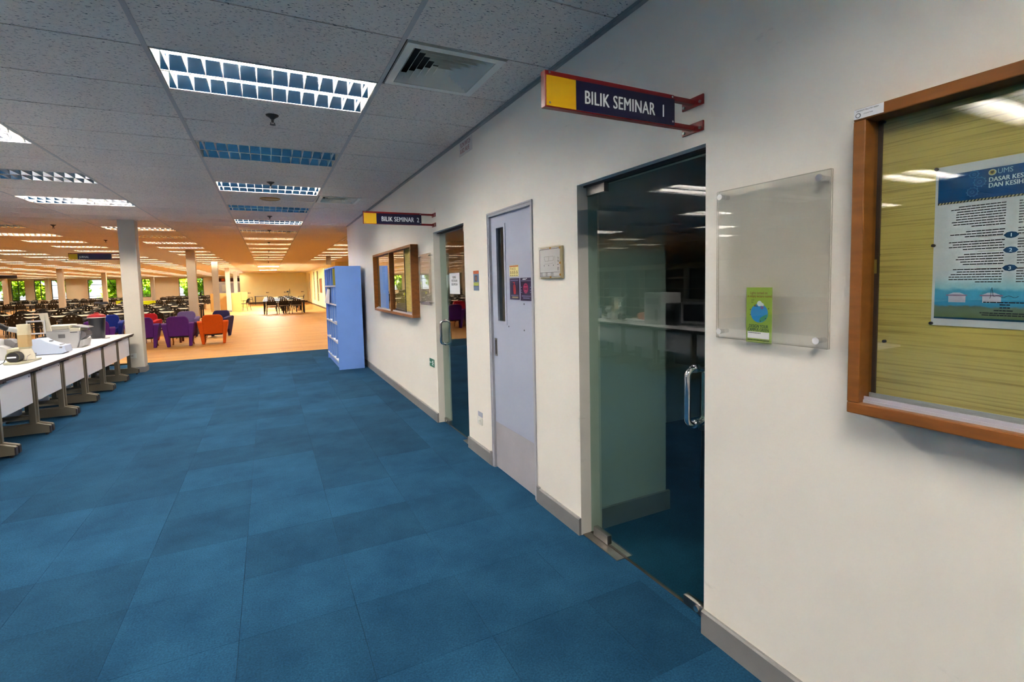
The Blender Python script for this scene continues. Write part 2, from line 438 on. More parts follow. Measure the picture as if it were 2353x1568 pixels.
# reading room end
M_yw = M_wallfar
struct('wall_reading_end', MB().box(-2.75, 2.70, 46, 46.15, -.012, HZ), M_yw)
struct('wall_reading_side', MB().box(-2.90, -2.75, 46, 58, -.012, HZ), M_wallfar)
mb = MB()
slits = [(29.3, 30.1), (34.3, 35.3), (37.3, 38.3), (42.0, 43.0)]
y = 24.3
for a, b in slits:
    mb.box(2.57, 2.72, y, a, -.012, HZ); mb.box(2.57, 2.72, a, b, -.012, .36); mb.box(2.57, 2.72, a, b, 2.6, HZ); y = b
mb.box(2.57, 2.72, y, 46, -.012, HZ)
mb.box(2.72, 7.2, 24.3, 24.45, -.012, HZ)
struct('wall_reading_right', mb, M_wallfar)
M_darkglass = mat('dark slit glass', (34, 24, 18), .6, spec=.1)
for k, (a, b) in enumerate(slits):
    wo = structE('window_%d' % (k+1), (2.64, (a+b)/2, .36))
    part('pane', MB().box(2.635, 2.65, a, b, .36, 2.6), M_darkglass, wo)
    f = MB()
    for z in (.38, .95, 1.95, 2.58): f.box(2.60, 2.66, a, b, z-.02, z+.02)
    f.box(2.60, 2.66, a-.0, a+.04, .36, 2.6).box(2.60, 2.66, b-.04, b, .36, 2.6)
    part('window_frame', f, mat('slit frame', (206, 190, 150), .5), wo)
# window wall
YWN = 58.0
wins = [(-24.6, -22.42), (-22.15, -21.16), (-20.52, -19.62), (-19.29, -18.2), (-16.55, -14.30), (-12.9, -11.5), (-9.07, -6.85)]
mb = MB(); x = -30
for a, b in wins:
    mb.box(x, a, YWN, YWN+.25, -.012, HZ); mb.box(a, b, YWN, YWN+.25, -.012, .74); mb.box(a, b, YWN, YWN+.25, 2.62, HZ); x = b
mb.box(x, -2.75, YWN, YWN+.25, -.012, HZ)
struct('wall_far', mb, mat('window wall paint', (232, 214, 188), .7))
M_mull = mat('window mullion', (70, 62, 54), .5)
for k, (a, b) in enumerate(wins):
    wo = structE('window_%d' % (k+5), ((a+b)/2, YWN+.1, .74))
    part('pane', MB().box(a, b, YWN+.115, YWN+.125, .74, 2.62), M_winglass, wo)
    f = MB()
    f.box(a, b, YWN+.09, YWN+.15, .74, .79).box(a, b, YWN+.09, YWN+.15, 2.57, 2.62).box(a, a+.05, YWN+.09, YWN+.15, .74, 2.62).box(b-.05, b, YWN+.09, YWN+.15, .74, 2.62)
    part('window_frame', f, M_mull, wo)
    c = (a+b)/2
    part('mullion', MB().box(c-.03, c+.03, YWN+.09, YWN+.15, .79, 2.57), M_mull, wo)
    part('transom', MB().box(a+.05, b-.05, YWN+.095, YWN+.145, 2.1, 2.15).box(a+.05, b-.05, YWN+.095, YWN+.145, .96, 1.0), M_mull, wo)

# baseboards
mb = MB()
def bb(mb, y0, y1):
    mb.prism([(XW-.016, 0), (XW, 0), (XW, .103), (XW-.010, .103), (XW-.016, .096)], 'y', y0, y1)
for a, b in ((-7, -1.735), (-.835, -.36), (.448, .939), (1.83, YE)): bb(mb, a, b)
struct('baseboard_right', mb, M_base)
struct('baseboard_seminar', MB().box(WB+.002, 1.59, -.838, -.82, 0, .125), M_base)
struct('baseboard_far', MB().box(-2.75, 2.57, 45.975, 46, -.001, .16).box(2.55, 2.57, 24.3, 45.97, -.001, .10), mat('brown skirting', (92, 62, 34), .6))

# ------------------------------------------------------------------ setting: ceiling
ceiling = struct('ceiling', MB().box(-30, 8, -8, 60.5, H+.105, H+.30), M_void)
LCOLS = {-1.2: 0, -3.6: 1, -6.0: 0, -8.4: 1, -10.8: 0, -13.2: 1, -15.6: 0, -18.0: 1, -20.4: 0, 1.2: 1, 3.6: 0}
LIGHTS = {}
for x0, par in LCOLS.items():
    for k in range(-3, 32):
        y0 = 1.8*k; on = (k % 2 == par)
        if y0 > 12.5: on = True
        if x0 > 0 and (y0 < 9 or y0 > 22): continue
        if x0 == -1.2 and k > 12: continue
        if x0 > 2 or (x0 == -3.6 and k == 4): continue
        p = (x0+.6, y0+.3, H)
        if not (inview(p, 90, 90) or (-9 < x0 < 0 and y0 < 11 and y0 > -5) or (-13 < x0 and 5 < y0 < 14)): continue
        LIGHTS[(round(x0, 2), k)] = on
lightcells = {(x0, k*3) for (x0, k) in LIGHTS} | {(-1.2, 50), (-1.2, 62)}
G = .012
t_full = MB().box(G, 1.2-G, .0045, .5955, 0, .015).mesh('ceiling_tile', M_ceil)
t_edge = MB().box(G, XW-.021, .0045, .5955, 0, .015).mesh('ceiling_tile', M_ceil)
t_vent = MB().box(.60, XW-.021, .003, .597, 0, .015).mesh('ceiling_tile', M_ceil)
field = MB(); nt = 0
VENTS = [(.0, -.6), (.0, 4.2)]
for i in range(-25, 6):
    x0 = 1.2*i
    for j in range(-13, 101):
        y0 = .6*j
        if (round(x0, 2), j) in lightcells: continue
        if i >= 0 and (y0 < YE-.05):
            if i > 0: continue
            if abs(y0+.6) < .01 or abs(y0-4.2) < .01:
                link('ceiling_tile', t_vent, ceiling, (x0, y0, H)); continue
            if y0 > -2.5 and y0+.6 < YE: link('ceiling_tile', t_edge, ceiling, (x0, y0, H)); nt += 1
            elif y0 < YE-.05: field.box(x0+G, XW-.021, y0+.003, min(y0+.597, YE), H, H+.015)
            continue
        c = (x0+.6, y0+.3, H)
        if y0 < 11 and inview(c, 250, 250) and nt < 285:
            link('ceiling_tile', t_full, ceiling, (x0, y0, H)); nt += 1
        else:
            field.box(x0+G, x0+1.2-G, y0+.0045, y0+.5955, H, H+.015)
part('ceiling_tile_field', field, M_ceil, ceiling, stuff=True)
for i in range(-25, 6):
    x0 = 1.2*i
    y0 = YE if i > 0 else -7
    link('ceiling_rail', MB().box(x0-.012, x0+.012, y0, 58, H-.0025, H+.02).mesh('ceiling_rail', M_rail), ceiling)
crs = MB()
for j in range(-12, 98):
    y0 = .6*j
    crs.box(-30, XW if y0 < YE else 7, y0-.0018, y0+.0018, H+.009, H+.02)
part('cross_rail', crs, M_rail, ceiling, stuff=True)
struct('trim_1', MB().box(XW-.02, XW, -7, YE, H-.004, H+.02).box(XW-.003, XW, -7, YE, H-.022, H), mat('wall angle', (150, 150, 150), .5))
# seminar rooms' own low ceiling lining
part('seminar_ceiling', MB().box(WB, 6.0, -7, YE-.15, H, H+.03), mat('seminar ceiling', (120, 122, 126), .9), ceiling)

# ------------------------------------------------------------------ louvred ceiling lights
M_refl = mat('mirror reflector', (206, 214, 224), .16, 1.0)
M_louv = mat('louvre blades', (206, 206, 208), .35, .25)
M_endcap = mat('light housing', (216, 206, 188), .5)
M_tnear = emit('lit tube', (1.0, .925, .80), TUBE_NEAR)
M_thall = emit('lit warm tube', (1.0, .86, .62), TUBE_HALL)
M_panel = emit('lit panel', (1.0, .95, .78), 120.0)
M_toff = mat('unlit tube', (196, 204, 206), .3)
def light_meshes():
    hs = MB()      # open-bottomed tray with two parabolic troughs
    x0, x1, y0, y1 = .016, 1.184, .004, .596
    hs.box(x0, x1, y0, y0+.004, 0, .1).box(x0, x1, y1-.004, y1, 0, .1).box(x0, x0+.004, y0, y1, 0, .1).box(x1-.004, x1, y0, y1, 0, .1).box(x0, x1, y0, y1, .096, .1)
    ends = hs.mesh('housing', M_endcap)
    rf = MB()
    for c in (.155, .445):
        for sgn in (-1, 1):
            prof = [(c+sgn*.138, .002), (c+sgn*.118, .022), (c+sgn*.088, .048), (c+sgn*.05, .074), (c, .09)]
            for (ya, za), (yb, zb) in zip(prof, prof[1:]):
                rf.add([(x0+.004, ya, za), (x1-.004, ya, za), (x1-.004, yb, zb), (x0+.004, yb, zb)], [(0, 1, 2, 3)])
    refl = rf.mesh('reflector', M_refl, smooth=60, fix=False)
    lv = MB()
    n = 13
    for c in (.155, .445):
        for k in range(n):
            x = x0+.045+(x1-x0-.09)*k/(n-1)
            poly = [(-.137, .001), (.137, .001), (.115, .022), (.085, .038), (.0, .030), (-.085, .038), (-.115, .022)]
            lv.prism([(c+a, b) for a, b in poly], 'x', x-.0022, x+.0022)
            lv.hexa([(x-.0015, c-.137, 0), (x+.0015, c-.137, 0), (x+.0015, c+.137, 0), (x-.0015, c+.137, 0)],
                    [(x-.0035, c-.08, .030), (x+.0035, c-.08, .030), (x+.0035, c+.08, .030), (x-.0035, c+.08, .030)])
    for yy in (.010, .300, .590): lv.box(x0+.004, x1-.004, yy-.008, yy+.008, 0, .004)
    louv = lv.mesh('louvre', M_louv)
    tn = [MB().cyl((x0+.03, c, .056), (x1-.03, c, .056), .013, n=10).mesh('tube', None or M_tnear, smooth=60) for c in (.155, .445)]
    def cp(lst, m):
        out = []
        for t in lst:
            t2 = t.copy(); t2.materials.clear(); t2.materials.append(m); out.append(t2)
        return out
    return ends, refl, louv, tn, cp(tn, M_thall), cp(tn, M_toff)
L_end, L_refl, L_louv, L_tn, L_th, L_to = light_meshes()
for y0, dd in ((30.0, 'nearer'), (37.2, 'farther')):
    t = thing('panel_light', '%s of the two bright flat ceiling panels before the cream end wall' % dd, 'ceiling light', (-1.2, y0, H-.003), 0)
    part('panel_frame', MB().box(.014, 1.186, .004, .03, -.004, .03).box(.014, 1.186, .57, .596, -.004, .03).box(.014, .04, .03, .57, -.004, .03).box(1.16, 1.186, .03, .57, -.004, .03), M_endcap, t)
    part('diffuser', MB().box(.04, 1.16, .03, .57, 0, .01), M_panel, t)
names = {-1.2: 'in the row along the seminar wall', -3.6: 'in the row above the white work tables'}
for (x0, k), on in LIGHTS.items():
    y0 = 1.8*k
    hall = y0 > 8.9
    grp = None
    if x0 == -1.2 and 0 <= k <= 5:
        o = ['nearest', 'second', 'third', 'fourth', 'fifth', 'sixth'][k]
        lab = '%s louvred ceiling light, %s in the row along the seminar wall' % ('lit' if on else 'unlit blue-reflecting', o)
    elif x0 == -3.6 and 1 <= k <= 3:
        lab = {1: 'lit louvred light cut by the left edge of the photo', 2: 'unlit louvred light at left above the white tables', 3: 'lit louvred light at left, beyond the unlit one above the tables'}[k]
    elif hall:
        q_ = 'in the row straight ahead toward the cream end wall' if x0 == -1.2 else 'in the row at right, seen past the wall corner' if x0 > 0 else 'in the row over the coloured armchairs' if x0 == -3.6 else 'in the far left rows over the study tables'
        lab = '%s louvred ceiling light %s' % ('glowing' if on else 'unlit', q_); grp = '%s lights %s' % ('glowing' if on else 'unlit', q_)
    else:
        lab = '%s louvred ceiling light over the blue carpet, seen only in the door and case glass' % ('lit' if on else 'unlit'); grp = 'lights over the carpet seen in reflections' if on else 'unlit lights over the carpet seen in reflections'
    t = thing('ceiling_light', lab, 'ceiling light', (x0, y0, H-.002), 0, grp)
    link('housing', L_end, t); link('reflector', L_refl, t); link('louvre', L_louv, t)
    for q in ((L_th if hall else L_tn) if on else L_to):
        link('tube', q, t, label=None)

# ------------------------------------------------------------------ columns
def column(x, y, label, group=None):
    t = thing('column', label, 'column', (x, y, 0), 0, group)
    part('shaft', MB().box(-.125, .125, -.125, .125, 0, H-.003), M_col, t, bevel=.004)
    part('column_base', MB().box(-.14, .14, -.14, .14, 0, .10), M_base, t, bevel=.004)
    return t
c0 = column(-2.915, 7.865, 'square cream column at the carpet edge, beside the white tables')
t = thing('wall_socket', 'white power socket low on the near cream column', 'socket', (-2.95, 7.74, .27))
part('faceplate', MB().box(-.05, .05, -.012, -.0005, 0, .085), mat('socket white', (214, 214, 208), .4), t, bevel=.002)
part('rocker', MB().box(.012, .026, -.015, -.012, .025, .045), mat('socket white', (214, 214, 208), .4), t)
part('socket_hole', MB().box(-.03, -.022, -.0135, -.0118, .03, .055).box(-.008, 0, -.0135, -.0118, .03, .055), M_dark, t)
for j, lab in ((1, 'cream column just behind the purple armchairs'), (2, 'cream column second in line behind the purple armchairs'),
               (3, 'cream column standing between the beige study carrels'), (4, 'farthest cream column in the line behind the carrels')):
    dup(c0, (-2.915, 7.865+8*j, 0), 0, lab)
for x in (-10.915, -18.915):
    for j in (1, 2, 3, 4, 5, 6):
        y = 7.865+8*j
        if inview((x, y, 1.4), 40, 40): dup(c0, (x, y, 0), 0, 'cream column among the study tables of the far hall', 'cream columns among the study tables')

# ------------------------------------------------------------------ ceiling fittings
def diffuser(x, y, label):
    t = thing('air_vent', label, 'air vent', (x, y, H), 0)
    M = mat('vent white', (228, 226, 216), .5)
    f = MB(); a = .285
    for i in range(4):
        R = Matrix.Rotation(i*PI/2, 4, 'Z')
        vs = [R @ Vector(v) for v in [(-a, -a, -.006), (a, -a, -.006), (a-.045, -a+.045, -.006), (-a+.045, -a+.045, -.006), (-a, -a, .01), (a, -a, .01), (a-.045, -a+.045, .008), (-a+.045, -a+.045, .008)]]
        f.add(vs, [(0, 3, 2, 1), (4, 5, 6, 7), (0, 1, 5, 4), (3, 7, 6, 2)])
    part('vent_frame', f, M, t)
    for k in range(6):
        b = .236-.038*k
        s = MB()
        for i in range(4):
            R = Matrix.Rotation(i*PI/2, 4, 'Z')
            o_, n_ = b, b-.034
            vs = [R @ Vector(v) for v in [(-o_, -o_, -.004), (o_, -o_, -.004), (n_, -n_, .046), (-n_, -n_, .046), (-o_, -o_, -.0015), (o_, -o_, -.0015), (n_, -n_, .049), (-n_, -n_, .049)]]
            s.add(vs, [(0, 1, 2, 3), (7, 6, 5, 4), (0, 4, 5, 1)])
        part('vent_blade', s, M, t)
    part('vent_box', MB().box(-.25, .25, -.25, .25, .092, .097), M_black, t)
    part('vent_collar', MB().box(-.25, -.245, -.25, .25, .0, .092).box(.245, .25, -.25, .25, .0, .092).box(-.25, .25, -.25, -.245, .0, .092).box(-.25, .25, .245, .25, .0, .092), M_black, t)
    return t
diffuser(.309, -.3, 'square white four-way air vent above the seminar 1 sign')
diffuser(.309, 4.5, 'square white air vent farther along the ceiling toward the second sign')
# linear access slot near the wall corner
single('ceiling_slot', MB().box(.15, .68, 7.45, 7.475, H-.008, H).box(.15, .68, 7.62, 7.645, H-.008, H).box(.15, .172, 7.45, 7.645, H-.008, H).box(.66, .68, 7.45, 7.645, H-.008, H),
       mat('vent white', (228, 226, 216), .5), 'thin white slot frame in the ceiling near the wall corner', 'air vent')
def sprinkler_make(label, loc, group=None):
    t = thing('sprinkler', label, 'sprinkler', loc, 0, group)
    M = mat('sprinkler metal', (62, 58, 56), .45, .4)
    part('escutcheon', MB().lathe([(.045, 0), (.042, -.006), (.018, -.022), (.012, -.03)][::-1], n=18), M, t, smooth=40)
    part('body', MB().cyl((0, 0, -.02), (0, 0, -.052), .009, n=10).cyl((-.013, 0, -.052), (-.013, 0, -.066), .003, n=6).cyl((.013, 0, -.052), (.013, 0, -.066), .003, n=6), M, t)
    part('deflector', MB().lathe([(.02, -.07), (.02, -.067), (.006, -.064)], n=16), M, t)
    return t
sp = sprinkler_make('dark sprinkler head between the nearest lit light and the unlit one', (-.6, .89, H))
dup(sp, (-.6, 3.44, H), 0, 'dark sprinkler head just before the third ceiling light')
dup(sp, (-.6, 6.57, H), 0, 'dark sprinkler head just before the fifth ceiling light')
for p in ((-.6, 8.95), (-.6, 12.2), (-.6, 15.8), (-.6, 19.4), (-4.25, 8.9), (-4.25, 12.2), (-7.8, 16), (-7.8, 22), (-.6, 24)):
    dup(sp, (p[0], p[1], H), 0, 'small dark sprinkler head on the reading hall ceiling', 'sprinklers on the reading hall ceiling')
spk = thing('ceiling_speaker', 'round brassy ceiling speaker behind the third ceiling light', 'speaker', (-.60, 4.66, H))
part('rim', MB().lathe([(.135, 0), (.132, -.010), (.118, -.014), (.115, -.006), (.115, 0)], n=32), mat('brass rim', (170, 140, 70), .35, .6), spk, smooth=40)
part('grille', MB().lathe([(.115, -.006), (.06, -.010), (.0015, -.011)], n=32), mat('speaker grille', (150, 140, 110), .5, .3, var=.3, scale=180), spk, smooth=40)

# ------------------------------------------------------------------ doors
def pull_handle(parent, y, z0, z1, xg):
    mb = MB()
    for sx in (-1, 1):
        xo = xg+sx*.052; r = .0135; path = []
        for a in range(0, 7):
            t = PI/2*a/6; path.append((xg+sx*(.012+.04*math.sin(t)), y, z0+.03-.03*math.cos(t)))
        for a in range(0, 7):
            t = PI/2*a/6; path.append((xg+sx*(.012+.04*math.cos(t)), y, z1-.03+.03*math.sin(t)))
        mb.tube(path, r, 12)
        for z in (z0, z1): mb.cyl((xg+sx*.006, y, z), (xg+sx*.014, y, z), .019, n=16)
    return part('handle', mb, M_chrome, parent, smooth=50)
def glass_door(name, y0, y1, hinge_hi, hy):
    """hinge_hi: the pivot side is at the larger Y"""
    xg = .968
    d = structE(name, (xg, (y0+y1)/2, 0))
    part('glass_panel', MB().box(xg-.006, xg+.006, y0+.006, y1-.006, .010, 2.024), M_glass, d)
    def patch(ya, yb, za, zb, nm):
        return part(nm, MB().box(xg-.016, xg+.016, ya, yb, za, zb), M_steel, d, bevel=.002)
    if hinge_hi: yp = (y1-.008, y1-.17); yl = (y0+.012, y0+.17)
    else: yp = (y0+.008, y0+.17); yl = (y1-.012, y1-.17)
    patch(min(yp), max(yp), 1.978, 2.03, 'pivot_patch')
    patch(min(yp), max(yp)-.03, .006, .058, 'pivot_patch')
    lk = patch(min(yl), max(yl), .006, .050, 'lock_patch')
    part('lock_cylinder', MB().cyl((xg-.022, sum(yl)/2, .028), (xg-.014, sum(yl)/2, .028), .013, n=14), M_chrome, d)
    s = .31 if hinge_hi else .2
    pf = (y1, y1-s) if hinge_hi else (y0, y0+s)
    part('floor_plate', MB().box(XW+.012, XW+.064, pf[0], pf[1], .0002, .004).box(xg-.004, xg+.04, pf[0], pf[1], .0002, .004), M_steel, d)
    part('door_head', MB().box(xg-.03, xg+.02, y0, y1, 2.026, 2.035), M_dark, d)
    part('threshold', MB().box(xg-.008, xg+.008, y0, y1, -.0005, .005), mat('dark threshold', (60, 52, 46), .5), d)
    pull_handle(d, hy, .862, 1.108, xg)
    return d
glass_door('door_1', -1.735, -.835, True, -1.622)
d2 = glass_door('door_2', .939, 1.83, False, 1.735)
# grey-blue solid door
d3 = structE('door_3', (.92, .05, 0))
M_door = mat('blue-grey door paint', (172, 178, 198), .45, var=.03, scale=3)
M_frame = mat('door frame paint', (176, 176, 184), .5)
f = MB()
f.box(XW-.006, WB, -.312, -.292, 0, 2.01).box(XW-.006, WB, .38, .40, 0, 2.01).box(XW-.006, WB, -.312, .40, 2.01, 2.03)
f.box(XW-.010, XW+.002, .40, .412, .0, 2.03).box(XW-.010, XW+.002, -.322, -.312, 0, 2.03).box(XW-.010, XW+.002, -.322, .412, 2.03, 2.042)
part('door_frame', f, M_frame, d3)
lf = MB(); xd0, xd1 = .908, .948
wy0, wy1, wz0, wz1 = .135, .288, 1.19, 1.927
lf.box(xd0, xd1, -.289, wy0, .006, 2.007).box(xd0, xd1, wy1, .377, .006, 2.007).box(xd0, xd1, wy0, wy1, .006, wz0).box(xd0, xd1, wy0, wy1, wz1, 2.007)
part('door_leaf', lf, M_door, d3)
vf = MB()
vf.box(xd0-.006, xd0+.012, wy0-.012, wy0+.012, wz0-.012, wz1+.012).box(xd0-.006, xd0+.012, wy1-.012, wy1+.012, wz0-.012, wz1+.012)
vf.box(xd0-.006, xd0+.012, wy0+.012, wy1-.012, wz0-.012, wz0+.012).box(xd0-.006, xd0+.012, wy0+.012, wy1-.012, wz1-.012, wz1+.012)
part('vision_frame', vf, M_door, d3)
part('vision_pane', MB().box(xd0+.014, xd0+.02, wy0, wy1, wz0, wz1), M_glass, d3)
part('hinge', MB().cyl((xd0-.006, -.291, 1.72), (xd0-.006, -.291, 1.83), .008, n=10), M_steel, d3)
part('hinge', MB().cyl((xd0-.006, -.291, .22), (xd0-.006, -.291, .33), .008, n=10), M_steel, d3)
fh = part('flush_pull', MB().box(xd0-.003, xd0+.003, .312, .352, .92, 1.06), M_steel, d3)
fp = MB().box(xd0-.0035, xd0-.002, .320, .344, .935, 1.045)
part('pull_recess', fp, M_dark, d3)
for yy, zz in ((.10, 1.17), (-.145, 1.16), (-.15, 1.345)):
    part('screw_hole', MB().cyl((xd0-.001, yy, zz), (xd0+.004, yy, zz), .006, n=10), M_black, d3)
part('kick_stain', MB().box(xd0-.0008, xd0+.004, -.287, .375, .01, .38), mat('scuffed door paint', (170, 166, 172), .5, var=.06, scale=5), d3)
part('storeroom_shade', MB().box(WB-.01, WB, -.29, .38, 0, 2.01), M_black, d3)  # black sheet filling the opening, stands in for the dark storeroom behind
# architrave plinth chips beside the grey door
struct('trim_2', MB().box(XW-.014, XW, -.36, -.325, 0, .11).box(XW-.014, XW, .414, .448, 0, .115), M_base)

# ------------------------------------------------------------------ hanging room signs
def room_sign(y, words, label, xs=.185, xe=.775, zt=2.222, zb=2.10, xwall=XW, flip=False, name='room_sign', legend_x=.345, lsz=.066):
    t = thing(name, label, 'sign', ((xs+xe)/2, y, zb), 0, world=True)
    yf = y-.014
    part('sign_box', MB().box(xs, xe, y-.013, y+.013, zb, zt), M_red, t, bevel=.002)
    part('yellow_panel', MB().box(xs+.006, xs+.126, yf-.0015, yf+.0015, zb+.004, zt-.017), M_yellow, t, label='plain yellow square panel')
    part('navy_panel', MB().box(xs+.127, xe, yf-.0015, yf+.0015, zb+.004, zt-.017), M_navy, t)
    part('lettering', MB(), M_letter, t) if False else None
    text('lettering', words, lsz, (legend_x, yf-.0021, zb+.030), FRONT, M_letter, t, narrow=.72, bold=.016, depth=.0004, space=1.06)
    for z in (zt-.011, zb+.009):
        a = MB().box(xe-.02, xwall-.006, y-.011, y+.011, z-.009, z+.009)
        part('bracket_arm', a, M_red, t, bevel=.001)
        part('wall_flange', MB().box(xwall-.008, xwall-.0005, y-.055, y+.055, z-.020, z+.020), M_red, t, bevel=.002)
        for dy in (-.042, .042):
            part('bolt', MB().cyl((xwall-.014, y+dy, z-.008), (xwall-.007, y+dy, z-.008), .006, n=8), M_steel, t)
    for xx, z in ((xs+.018, zt-.008), (xs+.018, zb+.014), (xe-.012, zt-.010), (xe-.010, zb+.018)):
        part('screw', MB().cyl((xx, yf-.003, z), (xx, yf, z), .0042, n=10), M_chrome, t)
    return t
room_sign(-1.672, 'BILIK SEMINAR  1', 'near red framed wall sign reading BILIK SEMINAR 1 above the first glass door')
room_sign(1.768, 'BILIK SEMINAR  2', 'smaller looking farther wall sign reading BILIK SEMINAR 2 above the second glass door', xs=.172, xe=.752)
# sign on the column
room_sign(7.86, 'JURNAL', 'hanging sign reading JURNAL fixed to the side of the near cream column', xs=-3.775, xe=-3.175, zt=2.175, zb=2.058, xwall=-3.042, name='section_sign', legend_x=-3.625, lsz=.05)
ts = thing('hanging_sign', 'dark hanging sign in the far left hall above the tables', 'sign', (-11.3, 26.5, 2.15))
part('sign_board', MB().box(-.75, .45, -.015, .015, 0, .15), M_dark, ts)
part('hanger', MB().cyl((-.6, 0, .15), (-.6, 0, H-2.15), .006, n=6).cyl((.3, 0, .15), (.3, 0, H-2.15), .006, n=6), M_steel, ts)
part('printed_line', MB().box(-.6, -.2, -.0165, -.0145, .05, .09), M_letter, ts)
ts = thing('hanging_sign', 'tall narrow hanging sign above the blue pigeonhole cabinet, far off', 'sign', (1.52, 17.4, 2.33))
part('sign_board', MB().box(-.09, .09, -.012, .012, 0, .36), mat('grey-brown sign', (138, 118, 84), .6), ts)
part('hanger', MB().cyl((-.06, 0, .36), (-.06, 0, H-2.33), .005, n=6).cyl((.06, 0, .36), (.06, 0, H-2.33), .005, n=6), M_steel, ts)

# ------------------------------------------------------------------ notice boards
def notice_board(y0, y1, label, mids):
    xf = .802; z0, z1 = 1.104, 1.962
    t = thing('notice_board', label, 'notice board', (XW, (y0+y1)/2, z0), 0, world=True)
    fw = .032
    fr = [MB().box(xf, XW-.001, y0, y1, z1-fw, z1), MB().box(xf, XW-.001, y0, y1, z0, z0+fw), MB().box(xf, XW-.001, y0, y0+fw, z0+fw, z1-fw), MB().box(xf, XW-.001, y1-fw, y1, z0+fw, z1-fw)]
    for q in fr: part('frame_rail', q, M_brown, t, bevel=.003)
    part('back_panel', MB().box(XW-.024, XW-.002, y0+fw, y1-fw, z0+fw, z1-fw), M_vinyl, t)
    part('dark_gap', MB().box(XW-.03, XW-.0235, y1-fw-.010, y1-fw, z0+fw, z1-fw).box(XW-.03, XW-.0235, y0+fw, y0+fw+.010, z0+fw, z1-fw), M_dark, t)
    part('sliding_track', MB().box(xf+.022, XW-.026, y0+fw, y1-fw, z0+fw, z0+fw+.008).box(xf+.026, xf+.030, y0+fw, y1-fw, z0+fw, z0+fw+.018).box(xf+.052, xf+.056, y0+fw, y1-fw, z0+fw, z0+fw+.026), M_alu, t)
    ya_ = y0+.42 if mids else y0+fw; ym_ = (y0+y1)/2
    part('glass_pane', MB().box(xf+.032, xf+.036, ya_, ym_+.43 if mids else ym_+.03, z0+fw+.008, z1-fw), M_pane, t)
    part('glass_pane', MB().box(xf+.046, xf+.050, ym_-.03, y1-fw-(.12 if mids else 0), z0+fw+.008, z1-fw), M_pane, t)
    if mids: part('pane_edge', MB().box(xf+.030, xf+.038, ya_-.006, ya_+.006, z0+fw+.008, z1-fw), M_dark, t)
    if mids: part('centre_post', MB().box(xf, XW-.025, (y0+y1)/2-.02, (y0+y1)/2+.02, z0+fw, z1-fw), M_brown, t, bevel=.003)
    return t
nb1 = notice_board(-4.62, -2.330, 'large near teak-framed glass notice board at the right edge with safety poster', False)
nb2 = notice_board(2.412, 4.662, 'farther teak-framed glass notice board between blue cabinet and second glass door', True)
lb = part('asset_label', MB().box(.8005, .803, -2.405, -2.332, 1.934, 1.960), M_paper, nb1, label='white asset sticker on the corner')
text('asset_label_text', 'UNIVERSITI MALAYSIA SABAH', .0062, (.8, -2.338, 1.9525), WALLX, M_ink, nb1, narrow=.68, bold=.01, depth=.0002)
text('asset_label_text', 'UTMS/P/KPT/0000', .0045, (.8, -2.356, 1.943), WALLX, M_ink, nb1, narrow=.7, depth=.0002)
part('asset_label_seal', MB().cyl((.7998, -2.343, 1.943), (.8006, -2.343, 1.943), .0068, n=20), mat('grey seal', (120, 122, 130), .6), nb1)
part('asset_label_seal', MB().cyl((.7994, -2.343, 1.943), (.7999, -2.343, 1.943), .0045, n=16), M_paper, nb1)
pins = MB()
for yy, zz in ((-2.374, 1.925), (-2.369, 1.712), (-2.369, 1.558), (-2.391, 1.313)):
    part('pin', MB().cyl((.862, yy, zz), (.871, yy, zz), .0042, n=10), M_dark, nb1)
part('lock_tab', MB().box(.862, .870, -2.368, -2.362, 1.505, 1.545), mat('khaki tab', (140, 120, 60), .6), nb1)

def words_line(mb, xf, ya, yb, z, h, seed, th=.0005):
    """one greeked line of print on the right wall, from ya (left) down to yb (right)"""
    rnd = random.Random(seed); y = ya
    while y > yb+.003:
        wlen = min(rnd.uniform(.004, .013), y-yb)
        mb.box(xf-th, xf, y-wlen, y, z-h/2, z+h/2); y -= wlen+.0011
def sky_gradient_mat():
    m = bpy.data.materials.new('printed campus photo'); m.use_nodes = True
    n, l = m.node_tree.nodes, m.node_tree.links; b = n['Principled BSDF']; b.inputs['Roughness'].default_value = .3
    g = n.new('ShaderNodeNewGeometry'); sx = n.new('ShaderNodeSeparateXYZ'); l.new(g.outputs['Position'], sx.inputs[0])
    t = n.new('ShaderNodeTexNoise'); t.inputs['Scale'].default_value = 45; t.inputs['Detail'].default_value = 6; l.new(g.outputs['Position'], t.inputs['Vector'])
    ma = n.new('ShaderNodeMath'); ma.operation = 'MULTIPLY_ADD'; ma.inputs[1].default_value = .018; l.new(t.outputs['Fac'], ma.inputs[0]); l.new(sx.outputs[2], ma.inputs[2])
    mr = n.new('ShaderNodeMapRange'); mr.inputs['From Min'].default_value = 1.385; mr.inputs['From Max'].default_value = 1.520; l.new(ma.outputs[0], mr.inputs['Value'])
    r = n.new('ShaderNodeValToRGB'); cr = r.color_ramp
    pts = [(0, (70, 96, 66)), (.12, (104, 124, 92)), (.30, (112, 130, 118)), (.335, (64, 150, 200)), (.60, (72, 170, 214)), (.66, (150, 204, 226)), (.85, (196, 210, 226)), (1, (208, 210, 224))]
    cr.elements[0].position = 0; cr.elements[0].color = rgb(*pts[0][1]); cr.elements[1].position = 1; cr.elements[1].color = rgb(*pts[-1][1])
    for p, c in pts[1:-1]:
        e = cr.elements.new(p); e.color = rgb(*c)
    l.new(mr.outputs[0], r.inputs[0]); l.new(r.outputs[0], b.inputs['Base Color'])
    return m
po = thing('poster', 'laminated blue and white safety policy poster pinned inside the near notice board', 'poster', (.869, -2.66, 1.37), 0, world=True)
px = .868; yl, yr = -2.497, -2.90
M_lam = mat('laminate', (214, 216, 228), .22, var=.02, scale=10)
